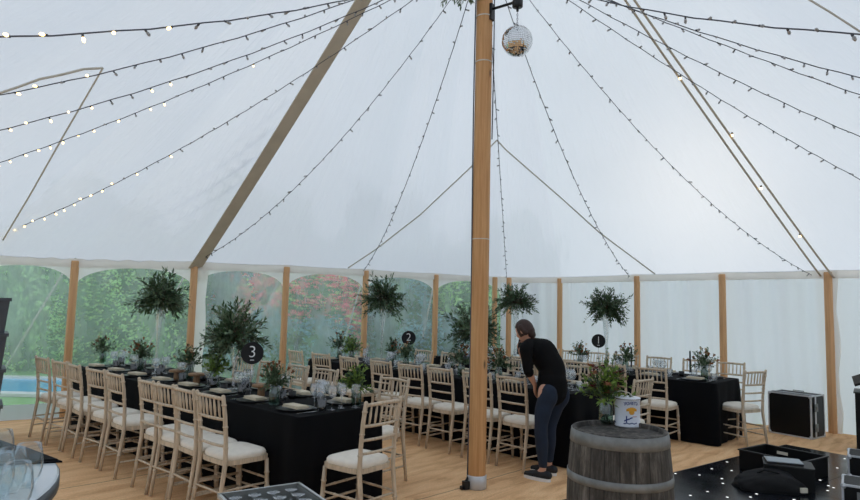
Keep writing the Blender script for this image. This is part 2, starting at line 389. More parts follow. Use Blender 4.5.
# walls
CLEAR = {0, 1, 2, 3, 4, 5, 21, 20}
wn = 0
def outn(i):
    i %= NP; a, b = PER[i-1], PER[(i+1) % NP]; q, p = PER[i], PER[i]
    d1 = (q-a); d2 = (b-q); n1 = V((d1.y, -d1.x, 0)).normalized(); n2 = V((d2.y, -d2.x, 0)).normalized()
    n = (n1+n2).normalized(); n *= 1/max(.6, n.dot(n1))
    return n if n.dot(q-V((KX, 4.0, 0))) > 0 else -n
for i in range(NP):
    a, b = PER[i].copy(), PER[(i+1) % NP].copy(); d = (b-a); L = math.hypot(d.x, d.y); nrm = V((d.y, -d.x, 0)).normalized()
    if nrm.dot(V((KX, 4.0, 0))-a) > 0: nrm = -nrm      # outward
    oa, ob_ = outn(i)*.085, outn(i+1)*.085
    if i in CLEAR:
        wn += 1; base = .18
        # clear PVC sheet, a little wavy
        m = MB(); NX, NZ = 14, 10
        for x in range(NX+1):
            for z in range(NZ+1):
                p = a.lerp(b, x/NX)+oa.lerp(ob_, x/NX); p.z = base+(a.lerp(b, x/NX).z-.03-base)*z/NZ
                p += nrm*(.02*math.sin(x*1.1+i)+.012*math.sin(z*1.3+x*.7+i*2)); m.v.append(tuple(p))
        for x in range(NX):
            for z in range(NZ):
                q = x*(NZ+1)+z; m.f.append((q, q+NZ+1, q+NZ+2, q+1)); m.sm.append(True); m.mi.append(0)
        w = struct(m.build('window_%d' % wn, 'clear_pvc'))
        # white skirt along the ground
        sk = MB(); NX = 16
        for x in range(NX+1):
            p = a.lerp(b, x/NX)
            q = p+oa.lerp(ob_, x/NX)+nrm*.01*math.sin(x*1.7)
            sk.v += [(q.x, q.y, base+.01), (q.x-nrm.x*.03, q.y-nrm.y*.03, .10+.012*math.sin(x*.9+i)), (q.x-nrm.x*.05, q.y-nrm.y*.05, -.01)]
        for x in range(NX):
            for z in range(2): q = x*3+z; sk.f.append((q, q+3, q+4, q+1)); sk.sm.append(True); sk.mi.append(0)
        sk.build('window_skirt', 'wall_canvas', w)
        # scalloped white head of the window: the pane is arched
        ar = MB(); NX = 24
        for x in range(NX+1):
            t = x/NX; p = a.lerp(b, t)+oa.lerp(ob_, t)*.4
            zt = p.z-.05; zb = zt-.06-.30*(1-(1-abs(2*t-1)**2.4)**.5) if abs(2*t-1) < 1 else zt-.36
            ar.v += [(p.x, p.y, zt), (p.x, p.y, zb)]
        for x in range(NX): q = x*2; ar.f.append((q, q+2, q+3, q+1)); ar.sm.append(True); ar.mi.append(0)
        ar.build('window_arch', 'arch_white' if 'arch_white' in MATS else 'eave_canvas', w)
    else:
        m = MB(); NX, NZ = 40, 8; m.uv = []
        for x in range(NX+1):
            for z in range(NZ+1):
                t = x/NX; p = a.lerp(b, t)+oa.lerp(ob_, t); h = z/NZ; p.z = -.01+(p.z-.03)*h
                p += nrm*min(1, 8*t, 8*(1-t))*(.035*math.sin(t*L*11+i)*(.35+.65*h)+.02*math.sin(t*L*27+i*3+h*2)+.03*math.sin(h*3+t*4)); m.v.append(tuple(p)); m.uv.append((t*L, p.z))
        for x in range(NX):
            for z in range(NZ):
                q = x*(NZ+1)+z; m.f.append((q, q+NZ+1, q+NZ+2, q+1)); m.sm.append(True); m.mi.append(0)
        nm = {6: 'wall_back', 7: 'wall_back.001', 8: 'wall_back.002', 9: 'wall_right', 10: 'wall_right.001', 11: 'wall_right.002', 12: 'wall_right.003'}.get(i, 'wall_rear' if 13 <= i <= 17 else 'wall_left')
        struct(m.build(nm, 'wall_canvas'))
# white lacing flap beside the two hip corners
for i, t, w in ((2, .085, .15), (10, .03, .07)):
    a, b = PER[i], PER[i+1]; m = MB()
    for k in range(9):
        z = a.z*k/8; c = a.lerp(b, t+.01*math.sin(k*1.8)); dd = (b-a).normalized()*w/2
        m.v += [(c.x-dd.x, c.y-dd.y, z), (c.x, c.y-.02, z), (c.x+dd.x, c.y+dd.y, z)]
    for k in range(8):
        for q in (0, 1): o = k*3+q; m.f.append((o, o+1, o+4, o+3)); m.sm.append(True); m.mi.append(0)
    struct(m.build('trim_%d' % (i+1), 'eave_canvas'))
# side poles
sp_names = {0: 'at the left edge of the picture', 1: 'left of the first hanging foliage ball', 2: 'under the broad beige roof strip', 3: 'left of the pink bush', 4: 'behind the foliage over the middle table',
            5: 'behind the number two sign, before the green garden', 7: 'against white wall, above the stooping woman', 8: 'against white wall, right of the foliage over the right table', 9: 'against white wall behind the end of the right table', 10: 'beside the black flight case'}
for i in range(NP):
    if i not in sp_names and i != 6: continue
    p = PER[i]; rad = .052 if i != 10 else .056
    locs = [(p.x, p.y)] if i != 6 else [(p.x-.16, p.y-.25), (p.x+.12, p.y-.2)]
    for j, (x, y) in enumerate(locs):
        m = MB(); H = p.z-.02
        m.tube([(0, 0, z) for z in (0, .02, H*.3, H*.6, H-.02, H)], [rad*.95, rad, rad, rad*.98, rad*.97, rad*.9], 12)
        o = m.build('side_pole', 'side_pole_wood', loc=(x, y, 0))
        tag(o, 'round timber side pole '+(sp_names[i] if i != 6 else ['left one of the paired poles behind the tall centre pole', 'right one of the paired poles behind the tall centre pole'][j]), 'tent pole', 'timber side poles round the tent wall')

# king pole
kp = empty('centre_pole', (KX, KY, 0)); tag(kp, 'tall round timber centre pole with metal sleeve at its foot', 'tent pole')
part('pole', 'pole_wood', kp, lambda m: m.tube([(0, 0, z) for z in (.03, .1, 1, 2, 3, 4, 5, 6, 6.72)], [.080, .082, .081, .082, .080, .079, .077, .075, .072], 20))
part('metal_sleeve', 'alu', kp, lambda m: m.lathe([(.084, .0), (.090, .004), (.090, .115), (.084, .12)], 24))
part('ratchet', 'black_metal', kp, lambda m: (m.box((-.10, -.06, .04), (.05, .05, .07), .5), m.box((-.125, -.07, .02), (.05, .03, .03), .5), m.tube([(-.10, -.06, .07), (-.08, -.03, .10)], .012)))
for z in (2.25, 3.95, 4.40, 5.1):
    part('white_tie', 'white_rope', kp, lambda m: m.lathe([(.080, z-.006), (.085, z), (.080, z+.006)], 20, cap=False))
m = MB(); m.tube([(-.084+.006*math.sin(z*1.3), -.02, z) for z in [.1+.25*k for k in range(25)]], .007, 5)
tag(m.build('power_cable', 'cable', loc=(KX, KY, 0)), 'dark cable running up the left side of centre pole', 'cable')
m = MB(); m.tube([(.090+.004*math.sin(z*1.9), -.02, z) for z in [3.2+.2*k for k in range(16)]], .006, 5)
tag(m.build('lighting_cable', 'cable', loc=(KX, KY, 0)), 'dark cable down the upper right side of centre pole', 'cable')
# bracket & mirror ball
bx, by = .74, 5.55
br = empty('bracket_arm', (KX, KY, ZS(4.27))); tag(br, 'black steel bracket arm with motor on centre pole', 'bracket')
dx, dy = bx-KX, by-KY; dl = math.hypot(dx, dy); ux, uy = dx/dl, dy/dl
part('arm', 'black_metal', br, lambda m: (m.tube([(ux*.08, uy*.08, .0), (dx, dy, .0)], .013, 6), m.box((ux*.083, uy*.083, -.03), (.03, .06, .16), math.atan2(dy, dx))))
part('motor', 'black_metal', br, lambda m: (m.lathe([(.045, -.05), (.05, -.045), (.05, .01), (.045, .015)], 16, (dx+.02, dy, 0)), m.lathe([(.012, -.09), (.012, -.05)], 8, (dx+.02, dy, 0))))
ball = empty('mirror_ball', (bx+.02, by, on_y(514, 41, 5.55).z)); tag(ball, 'mirror-tiled disco ball hanging by a chain from bracket', 'disco ball')
def mball(m):
    nl = 26
    for i in range(nl):
        t0, t1 = PI*(i+.06)/nl, PI*(i+.94)/nl; tm = (t0+t1)/2; nk = max(4, int(2*nl*math.sin(tm)))
        for k in range(nk):
            a0, a1 = 2*PI*(k+.05)/nk, 2*PI*(k+.95)/nk; r = .142
            j = [R.uniform(-.0012, .0012) for _ in range(4)]
            pts = [V(((r+j[q])*math.sin(t)*math.cos(a), (r+j[q])*math.sin(t)*math.sin(a), (r+j[q])*math.cos(t))) for q, (t, a) in enumerate(((t0, a0), (t1, a0), (t1, a1), (t0, a1)))]
            m.add(pts, [(0, 1, 2, 3)])
part('mirror_tiles', 'mirror_tile', ball, mball)
part('core', 'dark_plastic', ball, lambda m: m.ball((0, 0, 0), .1385, 24, 16))
def chain(m):
    z = .14
    k = 0
    while z < .27:
        c = V((0, 0, z+.012)); ax = V((1, 0, 0)) if k % 2 else V((0, 1, 0))
        m.tube([c+ax*(.007*math.cos(q))+V((0, 0, .014*math.sin(q))) for q in [2*PI*i/8 for i in range(9)]], .0025, 4, cap=False); z += .020; k += 1
    m.lathe([(.018, .135), (.018, .15), (.006, .152)], 10)
part('chain', 'steel', ball, chain)
# dried flower cluster high on the pole
def foliage_ball(rx, rz, ns, rr, droop=.0, leaves=('oval', 'round'), lw=(.05, .014), up=.1):
    m = MB(); rnd = random.Random(rr)
    for i in range(ns):
        th = rnd.uniform(0, 2*PI); ph = math.acos(rnd.uniform(-.75, 1)) 
        d = V((math.sin(ph)*math.cos(th), math.sin(ph)*math.sin(th), math.cos(ph)*1.))
        L = rnd.uniform(.62, 1.12) if rnd.random() > .12 else rnd.uniform(1.1, 1.38)
        tip = V((d.x*rx, d.y*rx, d.z*rz+up*rz))*L
        st = V((d.x*rx*.1, d.y*rx*.1, -rz*.25)); mid = st.lerp(tip, .55)+V((0, 0, .12*rz))
        tip.z -= droop*rx*abs(math.sin(ph))*rnd.uniform(.2, 1)
        pts = [(st*(1-t)**2+mid*(2*t*(1-t))+tip*t*t) for t in [k/7 for k in range(8)]]
        m.cur = 2; m.tube(pts, [.0035, .003, .003, .0025, .002, .002, .0015, .001], 3, False)
        m.cur = 0 if rnd.random() < .68 else 1
        rl = rnd.random() < .3
        n = 17 if not rl else 11
        for k in range(n):
            t = .25+.75*k/(n-1); q = (st*(1-t)**2+mid*(2*t*(1-t))+tip*t*t); tg = (tip-st).normalized()
            side = tg.cross(V((rnd.gauss(0, 1), rnd.gauss(0, 1), rnd.gauss(0, 1)))).normalized()
            if rl: m.leaf(q, side+tg*.4, tg, rnd.uniform(.03, .045), rnd.uniform(.028, .038))
            else: m.leaf(q, side*.75+tg+V((0, 0, -.25*droop)), V((rnd.gauss(0, 1), rnd.gauss(0, 1), 1)), lw[0]*rnd.uniform(.8, 1.5), lw[1]*rnd.uniform(.8, 1.3))
    return m
dc = empty('dried_flower_cluster', on_y(458, -15, 5.6)); tag(dc, 'hanging dried flower cluster at the top edge, left of centre pole', 'flowers')
def df(m):
    rnd = random.Random(5)
    for i in range(70):
        d = V((rnd.gauss(0, 1), rnd.gauss(0, 1), rnd.gauss(-.2, .8))).normalized()*rnd.uniform(.12, .24)
        m.cur = 1; m.tube([(0, 0, 0), d*.6, d], [.004, .003, .002], 3)
        m.cur = 0
        for k in range(5): m.leaf(d*rnd.uniform(.6, 1), d+V((rnd.gauss(0, .1), rnd.gauss(0, .1), -.08)), V((rnd.gauss(0, 1), rnd.gauss(0, 1), 1)), .055, .018)
part('dried_stems', ['leaf_b', 'stem_brown'], dc, df)
part('blossoms', 'wine_petal', dc, lambda m: [m.ball(V((R.uniform(-.1, .1), R.uniform(-.12, .05), R.uniform(-.13, .05))), R.uniform(.02, .035), 8, 6) for _ in range(14)])
part('hanging_cord', 'white_rope', dc, lambda m: m.tube([(0, 0, .05), (-.02, .02, .9), (.08, .12, 1.45)], .005, 4))

# hip strips, ropes
def strip_on(pts, w, name, matn, thick=.012):
    m = MB(); vs = []
    for i, p in enumerate(pts):
        t = (pts[min(i+1, len(pts)-1)]-pts[max(i-1, 0)]).normalized(); sd = t.cross(V((0, 0, 1))).normalized(); nn = sd.cross(t).normalized()
        if nn.z < 0: nn = -nn
        for a, b in ((-1, 0), (1, 0), (1, -1), (-1, -1)): vs.append(p+sd*(a*w/2)+nn*(b*thick))
    n = len(pts); fs = [(i*4+k, i*4+(k+1) % 4, i*4+4+(k+1) % 4, i*4+4+k) for i in range(n-1) for k in range(4)]+[(0, 3, 2, 1), (n*4-4, n*4-3, n*4-2, n*4-1)]
    m.add(vs, fs); return m.build(name, matn)
p = [roof(2, v/30*.96)-V((0, 0, .09)) for v in range(31)]
tag(strip_on(p, .19, 'webbing_strip', 'canvas_strip'), 'broad beige canvas strip running up the left roof hip', 'tent strap')
for sx, lb in ((-.055, 'left one of the twin pale ropes up the right roof hip'), (.055, 'right one of the twin pale ropes up the right roof hip')):
    p = []
    for v in range(31):
        q = roof(10, v/30*.95)-V((0, 0, .10)); p.append(q+V((.5, -.8, 0)).normalized()*-sx*(1.4-v/40))
    m = MB(); m.tube(p, .014, 6); tag(m.build('hip_rope', 'canvas_strip'), lb, 'rope', 'twin hip ropes')
def rope(pts, lb, r=.012):
    P = []
    for (x0, y0), (x1, y1) in zip(pts, pts[1:]):
        n = 14
        for k in range(n): P.append(on_roof(x0+(x1-x0)*k/n, y0+(y1-y0)*k/n))
    P.append(on_roof(*pts[-1]))
    m = MB(); m.tube(P, r, 6); tag(m.build('roof_rope', 'white_rope'), lb, 'rope')
rope([(348, 268), (375, 250), (420, 215), (470, 168), (497, 140), (505, 149), (560, 197), (600, 233), (655, 274)], 'thin pale rope forming an inverted V behind the centre pole')
rope([(3, 240), (30, 195), (65, 133), (103, 68)], 'pale rope slanting up the far left roof', .011)
rope([(103, 68), (84, 69), (60, 75), (40, 79), (18, 87), (-6, 95)], 'pale strap leaving the top of the left slanting rope towards left edge', .013)
rope([(690, -72), (745, -38), (800, -6), (830, 12), (864, 34), (930, 84), (1000, 140)], 'thin pale rope at the upper right corner of the roof', .010)

# ------------------------------------------------------------------ strings of fairy lights
STR = [  # attach z, end on eave, sag, lit fraction, description
 (4.80, (-6.0, -1.33), 1.03, .5, 'nearest string of fairy lights, slung level across the upper left'),
 (4.90, (-8.9, 2.2), .95, .45, 'second string of fairy lights down from the top on the left'),
 (4.85, (-9.0, 4.3), .80, .45, 'third string of fairy lights down on the left'),
 (4.85, (-8.1, 6.9), .36, .5, 'fourth string of fairy lights down on the left'),
 (4.90, (-6.15, 7.95), .33, .6, 'fairy light string crossing the broad beige roof strip lowest'),
 (4.87, (-3.25, 8.66), .42, 0, 'fairy light string ending at foot of the broad beige strip'),
 (4.95, (-1.1, 10.3), .40, 0, 'fairy light string ending above the foliage over the middle table'),
 (4.90, (1.46, 11.7), .0, 0, 'fairy light string falling straight beside the centre pole'),
 (4.95, (3.27, 10.1), .40, 0, 'fairy light string passing behind the mirror ball'),
 (4.95, (5.25, 8.5), .40, 0, 'fairy light string curving down to the flight case corner'),
 (4.95, (7.05, 6.93), .25, 0, 'lowest fairy light string leaving by the right edge'),
 (4.90, (7.6, 5.8), .30, 0, 'second lowest fairy light string leaving by the right edge'),
 (4.90, (7.95, 4.9), .22, 0, 'third lowest fairy light string leaving by the right edge'),
 (4.85, (8.38, 2.75), .6, 0, 'fairy light string second from top at the right edge'),
 (4.72, (5.75, -2.83), 1.15, 0, 'nearest string of fairy lights, slung level across the upper right')]
def bulb_mesh(matn):
    m = MB(); m.cur = 0; m.lathe([(.006, 0), (.007, -.004), (.007, -.016), (.005, -.018)], 6)
    m.cur = 1; m.lathe([(.005, -.018), (.009, -.024), (.010, -.034), (.007, -.044), (.002, -.048)], 7)
    o = m.build('bulb', ['cable', matn]); me = o.data; bpy.data.objects.remove(o); return me
BL, BD = bulb_mesh('bulb_lit'), bulb_mesh('bulb_dark')
for zA, (ex, ey), sg, lit, lb in STR:
    A = V((KX, KY, ZS(zA))); E = V((ex*G, ey*G, ZS(2.10))); sg *= G
    f = lambda t: E.lerp(A, t)-V((0, 0, 4*sg*t*(1-t)))
    m = MB(); P = [f(k/60) for k in range(61)]; m.tube([q+V((0, 0, .004*math.sin(k*2.1))) for k, q in enumerate(P)], .0045, 4)
    r = empty('fairy_light_string', E); tag(r, lb, 'string lights', 'fairy light strings fanned out from the centre pole')
    c = m.build('cable', 'cable', r); c.location = -E
    Ln = sum((P[k+1]-P[k]).length for k in range(60)); nb = int(Ln/.17); 
    for k in range(nb):
        t = (k+.5)/nb; q = f(t)
        x, y = proj(q) if q.y > .3 else (-999, 0)
        if not (-60 < x < 920 and -60 < y < 520) or (q-CAMP).length < .6: continue
        on = R.random() < ((.85 if x < 110 else .4 if x < 190 else .04) if lit else 0)
        b = bpy.data.objects.new('bulb', BL if on else BD); COL.objects.link(b); b.parent = r; b.location = q-E; b.rotation_euler = (R.uniform(-1.5, 1.5), R.uniform(-1.5, 1.5), 0)
# four little lamps on the twin hip ropes
for i, (x, y) in enumerate(((680, 77), (732, 134), (761, 187), (800, 235))):
    q = on_roof(x, y, .08); m = MB(); m.cur = 0; m.lathe([(.012, .02), (.014, 0), (.012, -.005)], 8); m.cur = 1; m.ball((0, 0, -.018), .017, 8, 6)
    tag(m.build('hip_lamp', ['cable', 'bulb_lit'], loc=q), 'small lit warm bulb on twin hip ropes, %s from the top' % ['topmost', 'second', 'third', 'lowest'][i], 'light bulb', 'bulbs on the right hip ropes')

# ------------------------------------------------------------------ ground, floor
m = MB(); NG = 40
gp = [(-45+90*i/NG, -25+100*j/NG) for i in range(NG+1) for j in range(NG+1)]
m.add([(x, y, -.06) for x, y in gp], [(i*(NG+1)+j, (i+1)*(NG+1)+j, (i+1)*(NG+1)+j+1, i*(NG+1)+j+1) for i in range(NG) for j in range(NG)])
struct(m.build('ground', 'grass_mat'))
fl = MB(); fl.prism([(p.x*1.005, p.y*1.005) for p in PER][::-1], -.05, 0.)
struct(fl.build('floor', 'coir'))
# dance floor
K0 = V((1.2*G, 5.2*G, 0)); bdir = V((.80, .60, 0)).normalized(); adir = V((.60, -.80, 0))
df_o = empty('dance_floor', K0, math.atan2(bdir.y, bdir.x)); tag(df_o, 'glossy black dance floor panels with tiny white star lights', 'dance floor')
for i in range(4):
    for j in range(4):
        m = MB(); m.box((.5+i*1.0-.0, -.5-j*1.0, .0125), (.996, .996, .025)); m.build('floor_panel', 'dance_floor', df_o)
part('edge_ramp', 'black_metal', df_o, lambda m: (m.add([(-.0, 0, .0), (4, 0, 0), (4, 0, .024), (0, 0, .024), (-.06, .06, .002), (4.06, .06, .002)], [(3, 2, 5, 4), (0, 4, 5, 1)]),
      m.add([(0, -4, .024), (0, 0, .024), (-.06, .06, .002), (-.06, -4.06, .002)], [(0, 1, 2, 3)])))
# ------------------------------------------------------------------ tables

TAB = {3: dict(C=V((-.96, 4.79, 0)), L=4.68, W=.88, A=V((.748, -.664, 0))), 2: dict(C=V((1.49, 6.48, 0)), L=4.72, W=.88, A=V((.712, -.702, 0))), 1: dict(C=V((3.53, 7.72, 0)), L=4.7, W=.96, A=V((.73, -.683, 0)))}
for T in TAB.values(): T['A'].normalize(); T['B'] = V((-T['A'].y, T['A'].x, 0))
TN = {3: 'left', 2: 'middle', 1: 'right'}
def cloth(W, L, seed):
    """table cloth: local x along length (0..-L), y across (0..W)"""
    rnd = random.Random(seed); m = MB(); r = .03
    pts = []
    def seg(p, q, n): return [(p[0]+(q[0]-p[0])*i/n, p[1]+(q[1]-p[1])*i/n) for i in range(n)]
    n1, n2 = 70, 16
    per_ = seg((-r, 0), (-L+r, 0), n1)+[(-L, r)]+seg((-L, r+.001), (-L, W-r), n2)+[(-L+r, W)]+seg((-L+r+.001, W), (-r, W), n1)+[(0, W-r)]+seg((0, W-r-.001), (0, r), n2)+[(-r*.3, r*.3)]
    n = len(per_); cx, cy = -L/2, W/2
    rings = [(.7555, 0), (.752, .004), (.74, .008), (.6, .5), (.4, .75), (.2, .95), (.06, 1.), (.008, 1.)]
    vs = []
    ph = [rnd.uniform(0, 6) for _ in range(4)]
    for z, k in rings:
        for i, (x, y) in enumerate(per_):
            px, py = per_[i-1]; qx, qy = per_[(i+1) % n]; tx, ty = qx-px, qy-py; l = math.hypot(tx, ty) or 1; nx, ny = ty/l, -tx/l
            if nx*(x-cx)*.2+ny*(y-cy) < 0 and abs(ny) > .5: nx, ny = -nx, -ny
            if abs(nx) > .5 and nx*(x-cx) < 0: nx, ny = -nx, -ny
            s = x*1.0+y*1.3
            corner = max(0, 1-min(math.hypot(x-a, y-b) for a in (0, -L) for b in (0, W))/.22)
            o = .006+k*(.006+.009*math.sin(s*17+ph[0])+.006*math.sin(s*31+ph[1])+.032*corner+.012*corner*math.sin(s*60))
            if k < .01: o = .006*k*100
            vs.append((x+nx*o, y+ny*o, z))
    fs = [(j*n+i, (j+1)*n+i, (j+1)*n+(i+1) % n, j*n+(i+1) % n) for j in range(len(rings)-1) for i in range(n)]
    m.add(vs, fs, True); m.f.append(tuple(range(n))); m.sm.append(False); m.mi.append(0)
    # double sided thickness for the top is not needed: cloth lies on the table board
    return m
for k, T in TAB.items():
    rz = math.atan2(T['A'].y, T['A'].x)
    t = empty('trestle_table', T['C'], rz); tag(t, 'long trestle table beneath the black cloth of the %s table' % TN[k], 'table')
    part('tabletop', 'table_wood', t, lambda m: m.box((-T['L']/2, T['W']/2, .738), (T['L']-.02, T['W']-.02, .024)))
    for x in (-.25, -T['L']/3, -2*T['L']/3, -T['L']+.25):
        part('trestle_leg', 'steel', t, lambda m: (m.tube([(x, .12, 0), (x, .14, .726)], .014), m.tube([(x, T['W']-.12, 0), (x, T['W']-.14, .726)], .014), m.tube([(x, .13, .2), (x, T['W']-.13, .2)], .01)))
    c = cloth(T['W'], T['L'], k).build('tablecloth', 'black_cloth', loc=T['C']); c.rotation_euler.z = rz
    tag(c, 'floor-length black cloth of %s' % {3: 'the left table, nearest the camera', 2: 'the middle table behind the pole', 1: 'the right table near the flight case'}[k], 'tablecloth', 'black tablecloths')
def tp(k, t, w, z=.758):
    """point on table k: t metres back from the near end, w across from the front edge"""
    T = TAB[k]; p = T['C']-T['A']*t+T['B']*w; return V((p.x, p.y, z))
def t_at(k, px, w, z):
    lo, hi = -1.5, 6.5
    best = min((abs(proj(tp(k, lo+(hi-lo)*i/400, w, z))[0]-px), lo+(hi-lo)*i/400) for i in range(401))
    return best[1]

# ------------------------------------------------------------------ chairs
def bamboo(m, p0, p1, r, nb=4, n=8):
    p0, p1 = V(p0), V(p1); P = []; Rd = []
    ks = [0]
    for i in range(1, nb): ks.append(i/nb)
    P.append(p0); Rd.append(r*.8)
    for i in range(1, nb):
        t = i/nb
        for dt, f in ((-.018, 1.), (-.006, 1.28), (.006, 1.28), (.018, 1.)): P.append(p0.lerp(p1, t+dt)); Rd.append(r*f)
    P.append(p1); Rd.append(r*.92)
    m.tube(P, Rd, n)
def make_chair():
    c = empty('banquet_chair')
    def seat(m):
        poly = []
        for i in range(28):
            a = 2*PI*i/28; ca, sa = math.cos(a), math.sin(a); e = .38
            x = math.copysign(abs(ca)**e, ca)*.198; y = math.copysign(abs(sa)**e, sa)*.195
            x *= 1+.06*(y/.195); poly.append((x, y))
        m.prism(poly, .415, .450)
    part('seat_frame', 'limewash', c, seat)
    def cush(m):
        N = 28; prof = [(.97, .448), (1.0, .458), (1.0, .476), (.95, .490), (.8, .499), (.45, .506), (0.02, .508)]
        vs = []
        for s, z in prof:
            for i in range(N):
                a = 2*PI*i/N; ca, sa = math.cos(a), math.sin(a); e = .45
                x = math.copysign(abs(ca)**e, ca)*.192*s; y = math.copysign(abs(sa)**e, sa)*.188*s; x *= 1+.06*(y/.195); vs.append((x, y, z))
        m.add(vs, [(j*N+i, j*N+(i+1) % N, (j+1)*N+(i+1) % N, (j+1)*N+i) for j in range(len(prof)-1) for i in range(N)], True)
    part('seat_pad', 'cushion', c, cush)
    for s in (-1, 1):
        part('front_leg', 'limewash', c, lambda m: bamboo(m, (s*.192, .185, 0), (s*.180, .165, .42), .0165, 4))
        def rear(m):
            P = [(s*.178, -.245, 0), (s*.176, -.215, .22), (s*.176, -.19, .42), (s*.178, -.195, .6), (s*.181, -.215, .78), (s*.184, -.24, .925), (s*.184, -.243, .935)]
            m.tube(P, [.0145, .016, .018, .0165, .016, .015, .009], 8)
            for z in (.2, .55, .7, .86):
                i = [q for q in range(6) if P[q][2] <= z][-1]; t = (z-P[i][2])/(P[i+1][2]-P[i][2]); q = V(P[i]).lerp(V(P[i+1]), t)
                m.tube([q-V((0, 0, .008)), q-V((0, 0, .003)), q+V((0, 0, .003)), q+V((0, 0, .008))], [.016, .0205, .0205, .016], 8)
        part('rear_leg', 'limewash', c, rear)
    def yb(z): return -.195-.045*max(0, (z-.6)/.325)
    for z, r in ((.905, .014), (.755, .012), (.655, .011), (.560, .011)):
        part('back_rail', 'limewash', c, lambda m: m.tube([(x*.18, yb(z)-.018*(1-x*x), z+(.006*(1-x*x) if z > .9 else 0)) for x in (-1, -.6, -.2, .2, .6, 1)], [r*.9, r, r, r, r, r*.9], 8))
    for k in range(6):
        x = -.13+.052*k
        part('spindle', 'limewash', c, lambda m: m.tube([(x, yb(.755)-.016*(1-(x/.18)**2), .757), (x, yb(.79)-.017*(1-(x/.18)**2), .79), (x, yb(.83)-.017*(1-(x/.18)**2), .83), (x, yb(.905)-.018*(1-(x/.18)**2), .905)], [.006, .0075, .0095, .006], 6))
    def st(p, q, r=.009): part('stretcher', 'limewash', c, lambda m: bamboo(m, p, q, r, 3, 6))
    for z in (.17, .27):
        st((-.186, .178, z), (.186, .178, z))
        st((-.188, .178, z-.03), (-.177, -.215, z-.03)); st((.188, .178, z-.03), (.177, -.215, z-.03))
    st((-.177, -.215, .23), (.177, -.215, .23))
    return c
chair0 = make_chair(); used = [False]
def place_chair(x, y, rz, label, group, tilt=0):
    c = chair0 if not used[0] else copy_tree(chair0); used[0] = True
    c.location = (x, y, 0); c.rotation_euler.z = rz; tag(c, label, 'chair', group); return c
def FB(k): return math.atan2(TAB[k]['B'].y, TAB[k]['B'].x)-PI/2   # local +y along the across direction
def row(k, side, pxs, zt=.90):
    T = TAB[k]
    for i, px in enumerate(pxs):
        o_ = {3: .48, 2: .48, 1: .48}[k]; w = -o_ if side == 'front' else T['W']+o_
        t = t_at(k, px, w, zt)
        ws = w+.235 if side == 'front' else w-.235
        p = tp(k, t, ws, 0); jr = R.uniform(-.07, .07)
        nm = 'limewashed chair, cream pad, %s from near end, %s side of %s table' % (ORD[i], side, TN[k])
        place_chair(p.x, p.y, (FB(k) if side == 'front' else FB(k)+PI)+jr, nm, 'limewashed spindle-back chairs at the %s side of the %s table' % (side, TN[k]))
row(3, 'front', [210, 184, 164, 149, 115, 95, 75, 59, 42])
row(2, 'front', [512, 476, 439, 409, 380, 349, 320, 296])
row(1, 'front', [650, 612, 577, 548, 522])
row(3, 'back', [395, 326, 298, 270, 245])
row(2, 'back', [592, 553, 520, 488, 452, 424])
row(1, 'back', [731, 697, 660, 628, 598, 572, 550])
def endchair(k, ds, dw, lb, jr=0.):
    p = tp(k, -ds, TAB[k]['W']/2+dw, 0); place_chair(p.x, p.y, math.atan2(-TAB[k]['A'].y, -TAB[k]['A'].x)-PI/2+jr, lb, 'limewashed chairs at the table ends')
endchair(3, .36, -.15, 'limewashed chair with cream pad at the near end of the left table', .05)
endchair(2, .30, .08, 'limewashed chair with cream pad at near end of the middle table, behind barrel', -.05)
endchair(1, .16, -.08, 'limewashed chair with cream pad at near end of the right table, by flight case', -.38)

# ------------------------------------------------------------------ table settings
def lab(nm, i, side, k): return '%s, %s from near end, %s side of %s table' % (nm, ORD[i], side, TN[k])
def mesh_of(fn, name, mats):
    m = MB(); fn(m); o = m.build(name, mats); me = o.data; bpy.data.objects.remove(o); return me
PL = mesh_of(lambda m: m.lathe([(.0, .006), (.085, .006), (.10, .010), (.152, .017), (.155, .014), (.10, .003), (.085, 0), (0, 0)], 28, cap=False), 'charger_plate', 'black_plate')
def nap(m):
    m.box((0, 0, .006), (.20, .115, .008)); m.box((.003, .003, .014), (.192, .108, .008)); m.box((.0, -.004, .021), (.186, .10, .006), .03)
NK = mesh_of(nap, 'napkin', 'napkin')
def wg(m):
    m.lathe([(.036, 0), (.036, .002), (.006, .006), (.004, .02), (.004, .09), (.010, .098), (.030, .112), (.042, .135), (.043, .155), (.036, .195), (.0345, .195), (.0415, .155), (.040, .136), (.028, .114), (.0, .102)], 16, cap=False)
WG = mesh_of(wg, 'wine_glass', 'clear_glass')
def tg(m): m.lathe([(0, 0), (.034, 0), (.036, .004), (.040, .095), (.0385, .095), (.034, .010), (0, .008)], 16, cap=False)
TG = mesh_of(tg, 'tumbler', 'clear_glass'); TS = mesh_of(tg, 'tumbler', 'smoke_glass')
def kn(m): m.box((0, .05, .0022), (.018, .11, .0035)); m.box((0, -.055, .003), (.011, .10, .005)); m.add([(-.009, .105, .0005), (.009, .105, .0005), (-.009, .105, .004), (.009, .105, .004), (-.006, .125, .002)], [(0, 1, 3, 2), (0, 2, 4), (2, 3, 4), (3, 1, 4), (1, 0, 4)])
KN = mesh_of(kn, 'table_knife', 'steel')
def fk(m):
    m.box((0, -.045, .003), (.009, .13, .004)); m.box((0, .035, .003), (.022, .04, .004))
    for i in (-1, -.33, .33, 1): m.box((i*.009, .078, .003), (.003, .05, .003))
FK = mesh_of(fk, 'table_fork', 'steel')
def put(me, name, p, rz, lb, cat, grp):
    o = bpy.data.objects.new(name, me); COL.objects.link(o); o.location = p; o.rotation_euler.z = rz; tag(o, lb, cat, grp); return o
